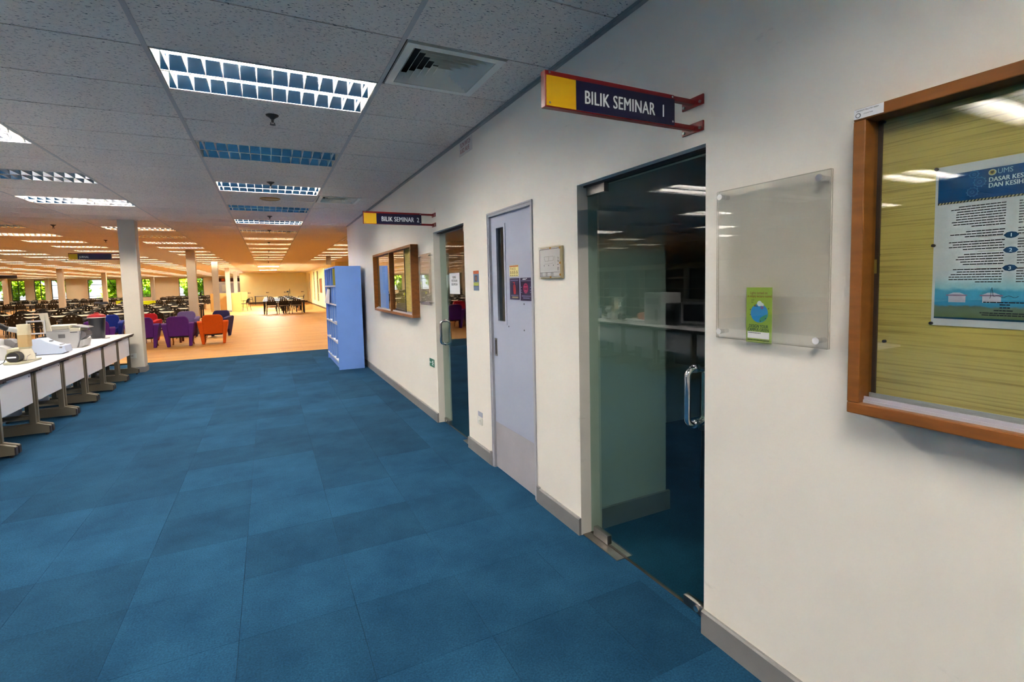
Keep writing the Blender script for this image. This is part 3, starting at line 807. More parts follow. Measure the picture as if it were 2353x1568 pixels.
part('sheet', MB().box(px-.0006, px+.0005, yr, yl, 1.367, 1.772), M_lam, po)
M_pblue = mat('poster blue', (10, 72, 130), .25)
part('header_band', MB().box(px-.0012, px-.0004, yr+.006, yl-.006, 1.680, 1.750), M_pblue, po)
hz = MB(); hz2 = MB()
hz.box(px-.0013, px-.0004, yr+.006, yl-.006, 1.676, 1.681)
y = yl-.008
while y > yr+.012:
    hz2.add([(px-.0016, y, 1.6762), (px-.0016, y-.003, 1.6762), (px-.0016, y-.0055, 1.6808), (px-.0016, y-.0025, 1.6808), (px-.001, y, 1.6762), (px-.001, y-.003, 1.6762), (px-.001, y-.0055, 1.6808), (px-.001, y-.0025, 1.6808)],
            [(0, 1, 2, 3), (7, 6, 5, 4), (0, 4, 5, 1), (1, 5, 6, 2), (2, 6, 7, 3), (3, 7, 4, 0)]); y -= .0065
part('hazard_stripe', hz, M_black, po); part('hazard_dashes', hz2, mat('stripe tan', (196, 176, 130), .4), po)
part('campus_photo', MB().box(px-.0011, px-.0004, yr+.006, yl-.006, 1.389, 1.508), sky_gradient_mat(), po)
part('footer_band', MB().box(px-.0013, px-.0005, yr+.006, yl-.006, 1.385, 1.3895), mat('footer blue', (14, 62, 96), .3), po)
bl = MB(); M_bld = mat('printed building', (196, 190, 214), .4); M_roof = mat('printed roof', (150, 120, 160), .4)
rf = MB()
for yc in (-2.548, -2.614):
    bl.box(px-.0014, px-.001, yc-.018, yc+.016, 1.428, 1.444); bl.prism([(yc-.017, 1.4475), (yc+.017, 1.4475), (yc+.006, 1.4525), (yc-.006, 1.4525)], 'x', px-.0014, px-.001)
    rf.box(px-.0015, px-.001, yc-.021, yc+.021, 1.444, 1.4475)
part('printed_building', bl, M_bld, po); part('printed_roof', rf, M_roof, po)
gears = MB(); M_gear = mat('gear blue', (28, 104, 160), .3)
for gy, gz, gr in ((-2.584, 1.721, .0105), (-2.571, 1.699, .010), (-2.573, 1.741, .008)):
    ring = [(px-.0014, gy+gr*math.cos(a), gz+gr*math.sin(a)) for a in [2*PI*i/20 for i in range(20)]]
    gears.tube(ring, .0007, 5, closed=True)
    for i in range(10):
        a = 2*PI*i/10
        gears.cyl((px-.0014, gy+gr*math.cos(a), gz+gr*math.sin(a)), (px-.0014, gy+1.22*gr*math.cos(a), gz+1.22*gr*math.sin(a)), .0011, n=5)
    gears.tube([(px-.0014, gy+.35*gr*math.cos(a), gz+.35*gr*math.sin(a)) for a in [2*PI*i/10 for i in range(10)]], .0005, 4, closed=True)
part('gear_motif', gears, M_gear, po)
part('crest', MB().cyl((px-.0016, -2.6065, 1.7395), (px-.001, -2.6065, 1.7395), .0072, n=22), mat('crest silver', (196, 196, 186), .3), po)
part('crest', MB().cyl((px-.0020, -2.6065, 1.7395), (px-.0015, -2.6065, 1.7395), .0055, n=20), mat('crest gold', (176, 150, 70), .3), po)
part('crest_shield', MB().prism([(-2.6035, 1.7425), (-2.6095, 1.7425), (-2.6095, 1.7390), (-2.6065, 1.7355), (-2.6035, 1.7390)], 'x', px-.0023, px-.0019), mat('crest shield', (50, 44, 40), .4), po)
M_plet = mat('poster white print', (226, 232, 240), .4)
text('poster_heading', 'UMS', .0165, (px-.0014, -2.6155, 1.7345), WALLX, mat('poster pale blue print', (150, 180, 206), .4), po, narrow=.86, depth=.0002)
text('poster_heading', 'DASAR KESELAMATAN', .0150, (px-.0014, -2.600, 1.7175), WALLX, M_plet, po, narrow=.80, bold=.02, depth=.0002)
text('poster_heading', 'DAN KESIHATAN PEKERJAAN', .0150, (px-.0014, -2.600, 1.7040), WALLX, M_plet, po, narrow=.80, bold=.02, depth=.0002)
tx = MB(); sd_ = 0
zz = 1.6655
left = [(.087, 1), (.102, 1), (.09, 1), (.0915, 1), (.0915, 1), (.0915, 1), (.1, 1), (.0965, 1), (.061, 1), (0, 0), (.071, 1), (.102, 1), (.073, 1), (0, 0), (.104, 1), (.096, 1), (.104, 1), (.076, 1), (0, 0), (.073, 1), (.085, 1), (.089, 1), (.08, 1), (.075, 1), (0, 0), (.094, 1), (.086, 1), (.098, 1), (.102, 1), (.102, 1), (.05, 1)]
for q, (wd, on) in enumerate(left):
    st = .0062 if on else .0058
    if on:
        words_line(tx, px-.0008, -2.633+wd, -2.6335, zz, .0024, q)
        words_line(tx, px-.0008, -2.656, -2.656-wd, zz, .0024, q+90)
    zz -= st if on else .0095-.0032
part('body_text', tx, M_ink, po)
for dg, zc in (('1', 1.5885), ('2', 1.5535), ('3', 1.5115)):
    poly = [(-2.6445+.0135, zc), (-2.6445+.008, zc+.006), (-2.6445, zc+.0078), (-2.6445-.008, zc+.006), (-2.6445-.0135, zc), (-2.6445-.008, zc-.006), (-2.6445, zc-.0078), (-2.6445+.008, zc-.006)]
    part('number_badge', MB().prism(poly, 'x', px-.0016, px-.0005), mat('badge blue', (22, 86, 140), .3), po)
    text('badge_number', dg, .0115, (px-.0017, -2.6415, zc-.0042), WALLX, M_plet, po, bold=.02, depth=.0002)
    part('rule_line', MB().box(px-.0010, px-.0004, -2.630, -2.585, zc-.0003, zc+.0003).box(px-.0010, px-.0004, -2.70, -2.659, zc-.0003, zc+.0003), mat('tan rule', (150, 110, 80), .5), po)
sg = [(px-.0018, -2.612-.001*i, z) for i, z in enumerate([1.4385, 1.446, 1.462, 1.4655, 1.458, 1.449, 1.4445, 1.4435])]
sg += [(px-.0018, -2.620-.0042*i, 1.4435+.0022*math.sin(i*1.3)) for i in range(1, 11)]
part('signature', MB().tube(sg, .0004, 4), M_ink, po)
ft = MB()
for ya, yb, z in ((-2.600, -2.68, 1.4295), (-2.630, -2.648, 1.424), (-2.630, -2.648, 1.417), (-2.62, -2.657, 1.410), (-2.594, -2.68, 1.4035), (-2.598, -2.68, 1.3985)):
    words_line(ft, px-.0012, ya, yb, z, .0026, int(z*1e4))
part('footer_text', ft, M_ink, po)
for yy, zz in ((-2.4985, 1.7685), (-2.4975, 1.574), (-2.4980, 1.3715)):
    part('pin', MB().cyl((px-.006, yy, zz), (px+.001, yy, zz), .0042, n=10), M_dark, po)
# posters in the far board
po2 = thing('poster', 'pale blue poster in the far end of the farther notice board', 'poster', (.868, 4.3, 1.45), 0, world=True)
part('sheet', MB().box(.866, .869, 3.96, 4.30, 1.37, 1.80), mat('pale blue print', (150, 176, 206), .4), po2)
part('header_band', MB().box(.8645, .8662, 3.97, 4.29, 1.68, 1.77), M_pblue, po2)
tx = MB()
for i in range(14): words_line(tx, .8658, 4.27, 3.99, 1.66-.018*i, .007, i)
part('body_text', tx, M_ink, po2)

# ------------------------------------------------------------------ acrylic wall holders
def acrylic(y0, y1, z0, z1, label):
    t = thing('acrylic_panel', label, 'acrylic panel', (XW, (y0+y1)/2, z0), 0, world=True)
    xa = XW-.034
    part('front_sheet', MB().box(xa-.0025, xa, y0, y1, z0, z1), M_acry, t)
    part('rear_sheet', MB().box(xa+.006, xa+.0085, y0, y1, z0, z1), M_acry, t)
    e = MB()
    for xx in (xa-.0026, xa+.0061):
        e.box(xx, xx+.0024, y0-.0012, y0, z0, z1).box(xx, xx+.0024, y1, y1+.0012, z0, z1).box(xx, xx+.0024, y0, y1, z1, z1+.0012).box(xx, xx+.0024, y0, y1, z0-.0012, z0)
    part('polished_edge', e, M_edge, t)
    for yy in (y0+.03, y1-.02):
        for zz in (z0+.024, z1-.022):
            part('standoff', MB().cyl((xa-.010, yy, zz), (XW, yy, zz), .0085, n=16).cyl((xa-.014, yy, zz), (xa-.009, yy, zz), .011, n=16), M_chrome, t, smooth=40)
    return t
acrylic(-2.240, -1.822, 1.273, 1.826, 'large clear acrylic wall holder beside the first glass door holding green leaflet')
acrylic(1.845, 2.262, 1.270, 1.826, 'clear acrylic wall holder between farther notice board and second glass door')
fl = thing('leaflet', 'green leaflet with a blue globe reading DESIGN YOUR CAMPUS GREEN', 'leaflet', (.864, -2.0, 1.27), 0, world=True)
xl = .8632
part('sheet', MB().box(xl-.0004, xl+.0008, -2.049, -1.949, 1.268, 1.465), mat('leaflet green', (146, 176, 66), .5, var=.12, scale=4), fl)
part('globe', MB().cyl((xl-.0010, -2.001, 1.374), (xl-.0004, -2.001, 1.374), .0335, n=32), mat('globe blue', (38, 140, 206), .5), fl)
part('globe_land', MB().prism([(-2.032, 1.372), (-2.018, 1.365), (-2.006, 1.358), (-2.000, 1.345), (-2.003, 1.3415), (-2.018, 1.346), (-2.030, 1.358)], 'x', xl-.0014, xl-.0009), mat('globe green', (66, 144, 110), .5), fl)
part('globe_cap', MB().cyl((xl-.0014, -2.002, 1.408), (xl-.0009, -2.002, 1.408), .0095, n=18).cyl((xl-.0014, -2.013, 1.404), (xl-.0009, -2.013, 1.404), .006, n=14), mat('ice white', (214, 226, 236), .5), fl)
part('globe_dot', MB().cyl((xl-.0015, -2.012, 1.394), (xl-.0010, -2.012, 1.394), .0062, n=14), mat('globe mauve', (130, 96, 160), .5), fl)
part('globe_dot', MB().cyl((xl-.0015, -1.985, 1.400), (xl-.0010, -1.985, 1.400), .0042, n=12), mat('globe brown', (120, 110, 70), .5), fl)
sp_ = MB()
for yy, zz in ((-2.037, 1.391), (-1.966, 1.386), (-1.966, 1.367), (-2.026, 1.356), (-2.007, 1.346), (-1.992, 1.398)): sp_.cyl((xl-.0016, yy, zz), (xl-.0010, yy, zz), .0018, n=8)
part('speckles', sp_, M_ink, fl)
M_mar = mat('maroon print', (120, 52, 36), .5); M_dg = mat('dark green print', (24, 60, 56), .5)
text('leaflet_text', 'Lights turned on', .0135, (xl-.0006, -1.964, 1.441), WALLX, M_mar, fl, narrow=.75, bold=.012, depth=.0002)
text('leaflet_text', 'in empty lecture rooms!', .0135, (xl-.0006, -1.9535, 1.430), WALLX, M_mar, fl, narrow=.72, bold=.012, depth=.0002)
text('leaflet_text', 'and\nfan', .0085, (xl-.0006, -1.969, 1.418), WALLX, M_dg, fl, narrow=.9, depth=.0002)
text('leaflet_title', 'DESIGN YOUR', .0160, (xl-.0006, -1.9605, 1.3215), WALLX, M_dg, fl, narrow=.72, bold=.014, depth=.0002)
text('leaflet_title', 'CAMPUS GREEN', .0160, (xl-.0006, -1.9550, 1.3085), WALLX, M_dg, fl, narrow=.72, bold=.014, depth=.0002)
part('white_box', MB().box(xl-.0007, xl-.0003, -2.040, -1.955, 1.283, 1.3065), M_paper, fl)
q = MB(); words_line(q, xl-.0008, -1.958, -2.008, 1.3025, .0022, 3); words_line(q, xl-.0005, -1.956, -2.04, 1.2775, .0024, 5)
part('small_print', q, M_dg, fl)

# ------------------------------------------------------------------ small wall things
def sticker(name, label, cat, y0, y1, z0, z1, col, xf=XW, th=.0016):
    t = thing(name, label, cat, (xf, (y0+y1)/2, z0), 0, world=True)
    part('sheet', MB().box(xf-th, xf-.0001, y0, y1, z0, z1), mat(name+' ground %d %d %d' % col, col, .4), t)
    return t
t = sticker('sprinkler_sign', 'white ceiling-edge sign in red reading FLOW SWITCH & ISOL VALVE', 'sign', .682, .985, 2.615, 2.735, (214, 212, 208))
text('lettering', 'FLOW SWITCH', .055, (XW-.002, .955, 2.685), WALLX, mat('dark red print', (140, 24, 28), .5), t, narrow=.62, bold=.012, depth=.0003)
text('lettering', '& ISOL VALVE', .055, (XW-.002, .955, 2.636), WALLX, mat('dark red print', (140, 24, 28), .5), t, narrow=.62, bold=.012, depth=.0003)
xs_ = xd0
t = sticker('pass_sticker', 'yellow PASS extinguisher-use sticker on the grey door', 'sticker', -.075, .063, 1.541, 1.622, (232, 220, 150), xs_)
part('header_strip', MB().box(xs_-.0024, xs_-.0015, -.073, .061, 1.610, 1.620), mat('orange strip', (196, 110, 60), .5), t)
text('lettering', 'PASS', .026, (xs_-.0018, .052, 1.588), WALLX, mat('brown print', (130, 64, 24), .5), t, narrow=1.25, bold=.02, depth=.0003, space=1.35)
q = MB()
for i in range(4):
    yy = .043-.032*i
    q.cyl((xs_-.0022, yy, 1.578), (xs_-.0016, yy, 1.578), .005, n=10); q.box(xs_-.0022, xs_-.0016, yy-.004, yy+.004, 1.558, 1.573); q.box(xs_-.0022, xs_-.0016, yy-.011, yy+.002, 1.566, 1.569)
part('pictogram', q, mat('brown pictogram', (96, 70, 30), .5), t)
q = MB()
for i in range(4): q.box(xs_-.0022, xs_-.0016, .034-.032*i, .052-.032*i, 1.546, 1.551)
part('small_print', q, M_ink, t)
t = sticker('safety_sticker', 'left navy extinguisher sticker with a red cylinder on the grey door', 'sticker', -.086, .066, 1.374, 1.529, (36, 34, 74), xs_)
part('extinguisher_picture', MB().prism([(-.028, 1.413), (.002, 1.413), (.008, 1.44), (.009, 1.475), (.0, 1.483), (-.02, 1.483), (-.029, 1.475), (-.032, 1.44)], 'x', xs_-.0022, xs_-.0015).box(xs_-.0022, xs_-.0015, -.014, -.003, 1.483, 1.496).box(xs_-.0022, xs_-.0015, -.018, .012, 1.494, 1.501), mat('picture red', (170, 36, 46), .4), t)
q = MB(); words_line(q, xs_-.0017, .05, -.07, 1.513, .005, 1); words_line(q, xs_-.0017, .045, -.07, 1.404, .004, 2)
part('small_print', q, mat('grey print', (120, 122, 160), .5), t)
part('footer_plate', MB().box(xs_-.0022, xs_-.0015, -.066, .03, 1.384, 1.396), mat('tan plate', (150, 140, 110), .5), t)
t = sticker('safety_sticker', 'right navy sticker with a round magenta emblem on the grey door', 'sticker', -.269, -.101, 1.369, 1.529, (34, 24, 66), xs_)
part('round_emblem', MB().cyl((xs_-.0024, -.182, 1.456), (xs_-.0015, -.182, 1.456), .038, n=26), mat('emblem magenta', (116, 16, 70), .4), t)
part('round_emblem', MB().tube([(xs_-.0024, -.182+.03*math.cos(a), 1.456+.03*math.sin(a)) for a in [2*PI*i/20 for i in range(20)]], .0015, 5, closed=True).box(xs_-.0030, xs_-.0022, -.21, -.154, 1.463, 1.469).box(xs_-.0030, xs_-.0022, -.20, -.164, 1.436, 1.441), mat('emblem pink', (196, 60, 110), .4), t)
q = MB(); words_line(q, xs_-.0017, -.115, -.255, 1.508, .005, 3); words_line(q, xs_-.0017, -.12, -.25, 1.402, .005, 4); words_line(q, xs_-.0017, -.14, -.235, 1.388, .006, 6)
for zz in (1.46, 1.44, 1.425): q.box(xs_-.0022, xs_-.0016, -.125, -.113, zz, zz+.006).box(xs_-.0022, xs_-.0016, -.258, -.243, zz, zz+.006)
part('small_print', q, mat('grey print', (120, 122, 160), .5), t)
part('white_logo', MB().prism([(-.135, 1.516), (-.182, 1.516), (-.19, 1.523), (-.142, 1.523)], 'x', xs_-.0024, xs_-.0015).cyl((xs_-.0024, -.197, 1.523), (xs_-.0015, -.197, 1.523), .004, n=10), M_letter, t)
t = sticker('wall_sticker', 'narrow orange and blue reminder sticker between second glass door and grey door', 'sticker', .617, .733, 1.435, 1.603, (92, 116, 150))
part('orange_header', MB().box(XW-.0026, XW-.0015, .617, .733, 1.576, 1.603), mat('orange header', (206, 92, 40), .5), t)
part('inset_picture', MB().box(XW-.0026, XW-.0015, .65, .70, 1.512, 1.562), M_ink, t)
part('inset_figure', MB().cyl((XW-.0030, .674, 1.553), (XW-.0024, .674, 1.553), .005, n=10).box(XW-.0030, XW-.0024, .669, .680, 1.518, 1.548), mat('figure tan', (206, 140, 96), .5), t)
part('yellow_band', MB().box(XW-.0026, XW-.0015, .62, .73, 1.492, 1.503).box(XW-.0026, XW-.0015, .62, .73, 1.478, 1.488), mat('band lime', (196, 206, 70), .5), t)
t = sticker('exit_sticker', 'small green emergency exit sticker low on the wall beside second glass door', 'sticker', 1.925, 2.102, .583, .672, (20, 104, 74))
q = MB()
q.cyl((XW-.0024, 1.972, .650), (XW-.0016, 1.972, .650), .010, n=12)
for a, b in (((1.975, .640), (1.985, .615)), ((1.985, .615), (1.965, .598)), ((1.985, .615), (2.005, .606)), ((1.976, .635), (1.955, .622)), ((1.977, .635), (2.0, .642))):
    q.tube([(XW-.0022, a[0], a[1]), (XW-.0022, b[0], b[1])], .0042, 6)
q.box(XW-.0024, XW-.0016, 2.03, 2.08, .624, .632); q.prism([(2.08, .615), (2.095, .628), (2.08, .641)], 'x', XW-.0024, XW-.0016)
part('running_figure', q, M_letter, t)
# socket and label
t = thing('wall_socket', 'white double-plate power socket low between second glass door and grey door', 'socket', (XW, .66, .28), 0, world=True)
part('faceplate', MB().box(XW-.012, XW-.0005, .614, .711, .283, .345), mat('socket white', (214, 214, 208), .4), t, bevel=.003)
part('label_plate', MB().box(XW-.004, XW-.0005, .616, .709, .349, .39), mat('socket label', (168, 172, 190), .5), t)
part('plug', MB().box(XW-.03, XW-.011, .63, .665, .30, .335), mat('socket white', (214, 214, 208), .4), t, bevel=.004)
part('rocker', MB().box(XW-.0145, XW-.011, .68, .695, .305, .325), M_red, t)
# framed room plan
t = thing('room_plan', 'floor plan sheet in clear holder between grey door and first glass door', 'notice', (XW, -.55, 1.515), 0, world=True)
part('backing', MB().box(XW-.016, XW-.001, -.690, -.436, 1.517, 1.712), mat('aged holder', (188, 176, 136), .5), t, bevel=.003)
part('sheet', MB().box(XW-.0185, XW-.0162, -.672, -.436, 1.526, 1.706), M_paper, t)
part('clear_cover', MB().box(XW-.024, XW-.0225, -.692, -.43, 1.515, 1.718), M_acry, t)
q = MB(); xq = XW-.0187
def ln(y0, z0, y1, z1, wd=.0014): q.tube([(xq, y0, z0), (xq, y1, z1)], wd/2, 4)
for a in ((-.44, 1.700, -.668, 1.700, .004), (-.44, 1.556, -.668, 1.556, .003), (-.44, 1.531, -.668, 1.531, .003), (-.438, 1.700, -.438, 1.531, .003),
          (-.49, 1.654, -.60, 1.654), (-.49, 1.654, -.492, 1.640), (-.60, 1.654, -.60, 1.628), (-.50, 1.626, -.60, 1.628), (-.492, 1.640, -.505, 1.626), (-.545, 1.654, -.545, 1.628),
          (-.49, 1.608, -.60, 1.612, .001), (-.617, 1.654, -.62, 1.604, .001), (-.51, 1.556, -.51, 1.531), (-.57, 1.556, -.57, 1.531)): ln(*a)
for yy in (-.49, -.545, -.60): q.box(xq-.0004, xq+.0004, yy-.003, yy+.003, 1.596, 1.602)
for i in range(4): q.box(xq-.0004, xq+.0004, -.468, -.443, 1.534+.006*i, 1.536+.006*i).box(xq-.0004, xq+.0004, -.53, -.513, 1.534+.006*i, 1.536+.006*i).box(xq-.0004, xq+.0004, -.6, -.573, 1.534+.006*i, 1.536+.006*i)
part('plan_lines', q, M_ink, t)
text('plan_text', 'T B\nTBK', .018, (xq-.0003, -.643, 1.634), WALLX, M_ink, t, narrow=.8, bold=.01, depth=.0002)
q = MB()
for zz in (1.600, 1.582, 1.575, 1.567): q.box(xq-.0004, xq+.0004, -.662, -.645, zz, zz+.003)
part('plan_notes', q, M_ink, t)
for yy, zz in ((-.575, 1.704), (-.575, 1.527), (-.685, 1.70), (-.685, 1.61), (-.685, 1.54)):
    part('tape_spot', MB().box(XW-.0255, XW-.024, yy-.008, yy+.008, zz-.006, zz+.006), mat('old tape', (176, 132, 50), .5), t)
# sheet on the second glass door
t = thing('door_notice', 'white paper notice with three lines stuck on the second glass door', 'notice', (.96, 1.4, 1.395), 0, world=True)
part('sheet', MB().box(.9595, .9615, 1.252, 1.540, 1.395, 1.60), M_paper, t)
for i, s_ in enumerate(('RUANG', 'PERTEMUAN', 'BERKUMPULAN')):
    text('lettering', s_, .034, (.9592, 1.397, 1.548-.035*i), WALLX, M_ink, t, narrow=.85 if i < 2 else .72, bold=.02, depth=.0002, align='CENTER')
# scuffs on the near wall
# ------------------------------------------------------------------ blue pigeonhole cabinet
cb = thing('pigeonhole_cabinet', 'tall blue steel pigeonhole cabinet against the seminar wall by the corner', 'cabinet', (.59, 6.72, 0), 0, world=True)
cx0, cx1, cy0, cy1, cz = .372, .812, 5.86, 7.60, 1.845
part('side_panel', MB().box(cx0, cx1, cy0, cy0+.018, 0, cz), M_blue, cb, bevel=.003)
part('side_panel', MB().box(cx0, cx1, cy1-.018, cy1, 0, cz), M_blue, cb, bevel=.003)
part('back_panel', MB().box(cx1-.012, cx1-.002, cy0+.018, cy1-.018, .02, cz-.01), M_bluein, cb)
part('top_panel', MB().box(cx0, cx1, cy0+.018, cy1-.018, cz-.018, cz), M_blue, cb)
part('plinth', MB().box(cx0+.03, cx1-.02, cy0+.018, cy1-.018, 0, .13), M_blue, cb)
rows = [.13, .47, .81, 1.15, 1.485]
M_lip = mat('pale shelf lip', (206, 210, 222), .4)
for z in rows:
    sh = part('shelf', MB().box(cx0+.004, cx1-.012, cy0+.018, cy1-.018, z, z+.014), M_bluein, cb)
    l = part('shelf_lip', MB().box(cx0, cx0+.008, cy0+.018, cy1-.018, z-.008, z+.02), M_lip, sh); l.location = (0, 0, 0)
for k in range(1, 5):
    yy = cy0+(cy1-cy0)*k/5
    part('divider', MB().box(cx0+.003, cx1-.012, yy-.007, yy+.007, .13, cz-.018), M_bluein, cb)
    part('divider_edge', MB().box(cx0-.001, cx0+.004, yy-.010, yy+.010, .13, cz-.018), mat('pale blue edge', (166, 190, 230), .4), cb)
single('hanging_booklet', MB().box(.355, .70, 6.02, 6.05, 1.51, 1.80).box(.357, .70, 6.05, 6.062, 1.512, 1.798), [mat('olive booklet', (150, 138, 30), .5)], 'olive yellow booklet standing in the top pigeonhole of blue cabinet', 'booklet')
t = thing('hanging_sheet', 'grey printed sheet hanging out of the blue cabinet front', 'paper', (.33, 6.95, 1.15), 0, world=True)
part('sheet', MB().hexa([(.345, 6.72, 1.16), (.349, 6.72, 1.16), (.305, 7.12, 1.17), (.30, 7.12, 1.17)], [(.368, 6.72, 1.43), (.371, 6.72, 1.43), (.366, 7.12, 1.45), (.362, 7.12, 1.45)]), mat('grey paper', (196, 198, 206), .6), t)
part('clip', MB().box(.355, .38, 6.8, 6.85, 1.43, 1.46).box(.355, .38, 7.02, 7.07, 1.435, 1.465), M_steel, t)
rr = random.Random(4)
for i, (k, z) in enumerate(((0, .484), (1, .484), (0, .824), (2, .824), (0, .144), (1, .144), (3, .484))):
    yy = cy0+(cy1-cy0)*(k+.5)/5
    single('paper', MB().hexa([(.385, yy-.1, z+.001), (.62, yy-.1, z+.001), (.62, yy+.1, z+.001), (.385, yy+.1, z+.001)], [(.36, yy-.1, z+.022), (.62, yy-.1, z+.008), (.62, yy+.1, z+.008), (.35, yy+.09, z+.04)]), M_paper,
           'loose white papers lying in a pigeonhole of the blue cabinet', 'paper', 'papers in the blue cabinet')

# ------------------------------------------------------------------ white work tables
TW = .79; TX0, TX1 = -3.70, -2.885
def work_table(y0, label):
    t = thing('work_table', label, 'table', (-3.29, y0+TW/2, 0))
    h = TW/2-.004
    xa, xb = TX0+3.29, TX1+3.29       # local x: back edge, corridor edge
    part('tabletop', MB().box(xa+.004, xb-.004, -h, h, .706, .730), M_white, t)
    part('edge_trim', MB().box(xb-.006, xb+.004, -h, h, .702, .7295).box(xa-.004, xa+.006, -h, h, .702, .7295), M_dark, t, bevel=.003)
    part('modesty_panel', MB().box(xb-.085, xb-.069, -h+.055, h-.055, .355, .668), M_white, t)
    part('rear_panel', MB().box(xb-.455, xb-.44, -h+.055, h-.055, .10, .668), mat('rear panel', (214, 214, 222), .4), t)
    for sy in (-1, 1):
        yc = sy*(h-.030); wv = .018
        def slab(mb, x_0, x_1, z_0, z_1): mb.box(x_0, x_1, yc-wv, yc+wv, z_0, z_1)
        g = MB()
        slab(g, xb-.114, xb-.062, .115, .690)
        slab(g, xb-.420, xb-.370, .115, .690)
        slab(g, xb-.370, xb-.114, .185, .212)
        slab(g, xb-.370, xb-.114, .60, .690)
        leg = part('leg', g, M_tgrey, t, bevel=.003)
        ft_ = MB().prism([(xb-.62, .022), (xb+.042, .022), (xb+.046, .10), (xb-.062, .135), (xb-.062, .12), (xb-.420, .12), (xb-.6, .10)], 'y', yc-wv-.002, yc+wv+.002)
        o = part('foot', ft_, M_tgrey, t, bevel=.003)
        part('toe_cap', MB().box(xb+.040, xb+.052, yc-.021, yc+.021, .022, .092), M_dark, o, bevel=.002)
        part('glide', MB().cyl((xb+.012, yc, 0), (xb+.012, yc, .024), .015, n=10).cyl((xb-.58, yc, 0), (xb-.58, yc, .024), .015, n=10), M_black, o)
        part('top_bracket', MB().prism([(xb-.5, .705), (xb-.012, .705), (xb-.012, .682), (xb-.06, .668), (xb-.5, .668)], 'y', yc-.024, yc+.024), M_dark, t, bevel=.004)
    part('screw', MB().cyl((xb-.068, h-.10, .64), (xb-.066, h-.10, .64), .008, n=10), M_black, t)
    return t
ord_ = ['beside the cream column', 'second from the column', 'third from the column', 'fourth from the column', 'fifth from the column', 'sixth from the column, at the left edge']
for k in range(10):
    y0 = 6.78-TW*k-.002*k
    lab = 'white-topped work table with taupe legs, '+ord_[k] if k < 6 else 'white-topped work table reflected in the first glass door'
    if k == 0: wt = work_table(y0, lab)
    else: dup(wt, (-3.29, y0+TW/2, 0), 0, lab, None if k < 6 else 'work tables seen in the door glass')

TZ = .7305
# black bin with a red lid
t = thing('black_bin', 'black cylindrical bin with a red lid on the table beside column', 'bin', (-3.23, 6.95, TZ))
part('bin_body', MB().lathe([(.085, 0), (.090, .006), (.112, .335), (.112, .345)], n=28), mat('black bin', (26, 26, 30), .35), t, smooth=40)
part('lid', MB().lathe([(.118, .340), (.120, .352), (.119, .372), (.09, .392), (.05, .402), (.02, .404)], n=28), mat('red lid', (150, 26, 34), .35), t, smooth=40)
part('lid_rim', MB().lathe([(.121, .338), (.122, .346), (.118, .350), (.112, .340)], n=28), mat('lid rim', (214, 196, 190), .4), t, smooth=40)
part('lid_knob', MB().box(-.03, .03, -.008, .008, .402, .425), mat('red lid', (150, 26, 34), .35), t, bevel=.004)
part('bin_cable', MB().tube([(.07, -.09, .004), (.12, -.13, .004), (.17, -.10, .004), (.16, -.04, .004)], .004, 6), M_black, t)
# large pale printer
t = thing('printer', 'large pale grey desktop printer on the tables in front of black bin', 'printer', (-3.2, 5.55, TZ), 0, world=True)
M_pr = mat('printer beige', (178, 177, 178), .45); M_pr2 = mat('printer grey', (112, 110, 112), .5); M_pr3 = mat('printer cream lid', (190, 184, 166), .45)
z = TZ
part('body', MB().prism([(-3.41, z), (-3.08, z), (-3.05, z+.10), (-3.035, z+.262), (-3.41, z+.262)], 'y', 5.40, 5.74), M_pr, t, bevel=.006)
part('upper_deck', MB().prism([(-3.415, z+.264), (-3.145, z+.264), (-3.145, z+.318), (-3.40, z+.318), (-3.415, z+.30)], 'y', 5.395, 5.745), M_pr3, t, bevel=.008)
part('front_deck', MB().box(-3.14, -3.03, 5.395, 5.745, z+.232, z+.276), M_pr3, t, bevel=.006)
part('side_vent', MB().box(-3.262, -3.192, 5.396, 5.401, z+.150, z+.200), M_pr2, t)
part('side_slot', MB().box(-3.135, -3.06, 5.396, 5.401, z+.215, z+.224), M_dark, t)
part('seam', MB().box(-3.41, -3.145, 5.397, 5.401, z+.240, z+.245), M_pr2, t)
part('output_tray', MB().prism([(-3.12, z+.285), (-2.955, z+.262), (-2.955, z+.272), (-3.12, z+.315)], 'y', 5.45, 5.70), M_pr2, t, bevel=.003)
part('front_panel', MB().prism([(-3.05, z+.10), (-2.985, z+.16), (-2.99, z+.20), (-3.036, z+.235)], 'y', 5.47, 5.72), M_pr2, t)
part('lower_tray', MB().prism([(-3.07, z+.0), (-3.02, z+.02), (-3.0, z+.115), (-3.05, z+.10)], 'y', 5.44, 5.74), M_pr, t)
part('base_sheet', MB().box(-3.2, -3.02, 5.42, 5.76, z+.0002, z+.004), mat('manila', (190, 180, 160), .6), t)
# sloped label machine
t = thing('label_machine', 'low white machine with a curved sloping top, left of the printer', 'machine', (-3.15, 4.83, TZ), 0, world=True)
M_lm = mat('pale blue-white plastic', (172, 184, 206), .4)
cur = [(-3.33, z+.198), (-3.235, z+.2)]
for a in range(9):
    u = a/8; cur.append((-3.22+.17*u, z+.196-.092*(u**.75)))
part('body', MB().prism([(-3.335, z+.006), (-3.04, z+.006), (-2.995, z+.022), (-3.01, z+.102)]+cur[::-1], 'y', 4.72, 4.95), M_lm, t, bevel=.004)
part('skid', MB().box(-3.33, -3.03, 4.74, 4.93, z, z+.006), M_dark, t)
part('side_pad', MB().box(-3.31, -3.275, 4.717, 4.721, z+.015, z+.035), M_pr2, t)
part('side_pad', MB().box(-3.055, -3.03, 4.717, 4.721, z+.075, z+.092), M_pr2, t)
part('top_button', MB().box(-3.17, -3.14, 4.79, 4.83, z+.158, z+.172), M_pr2, t)
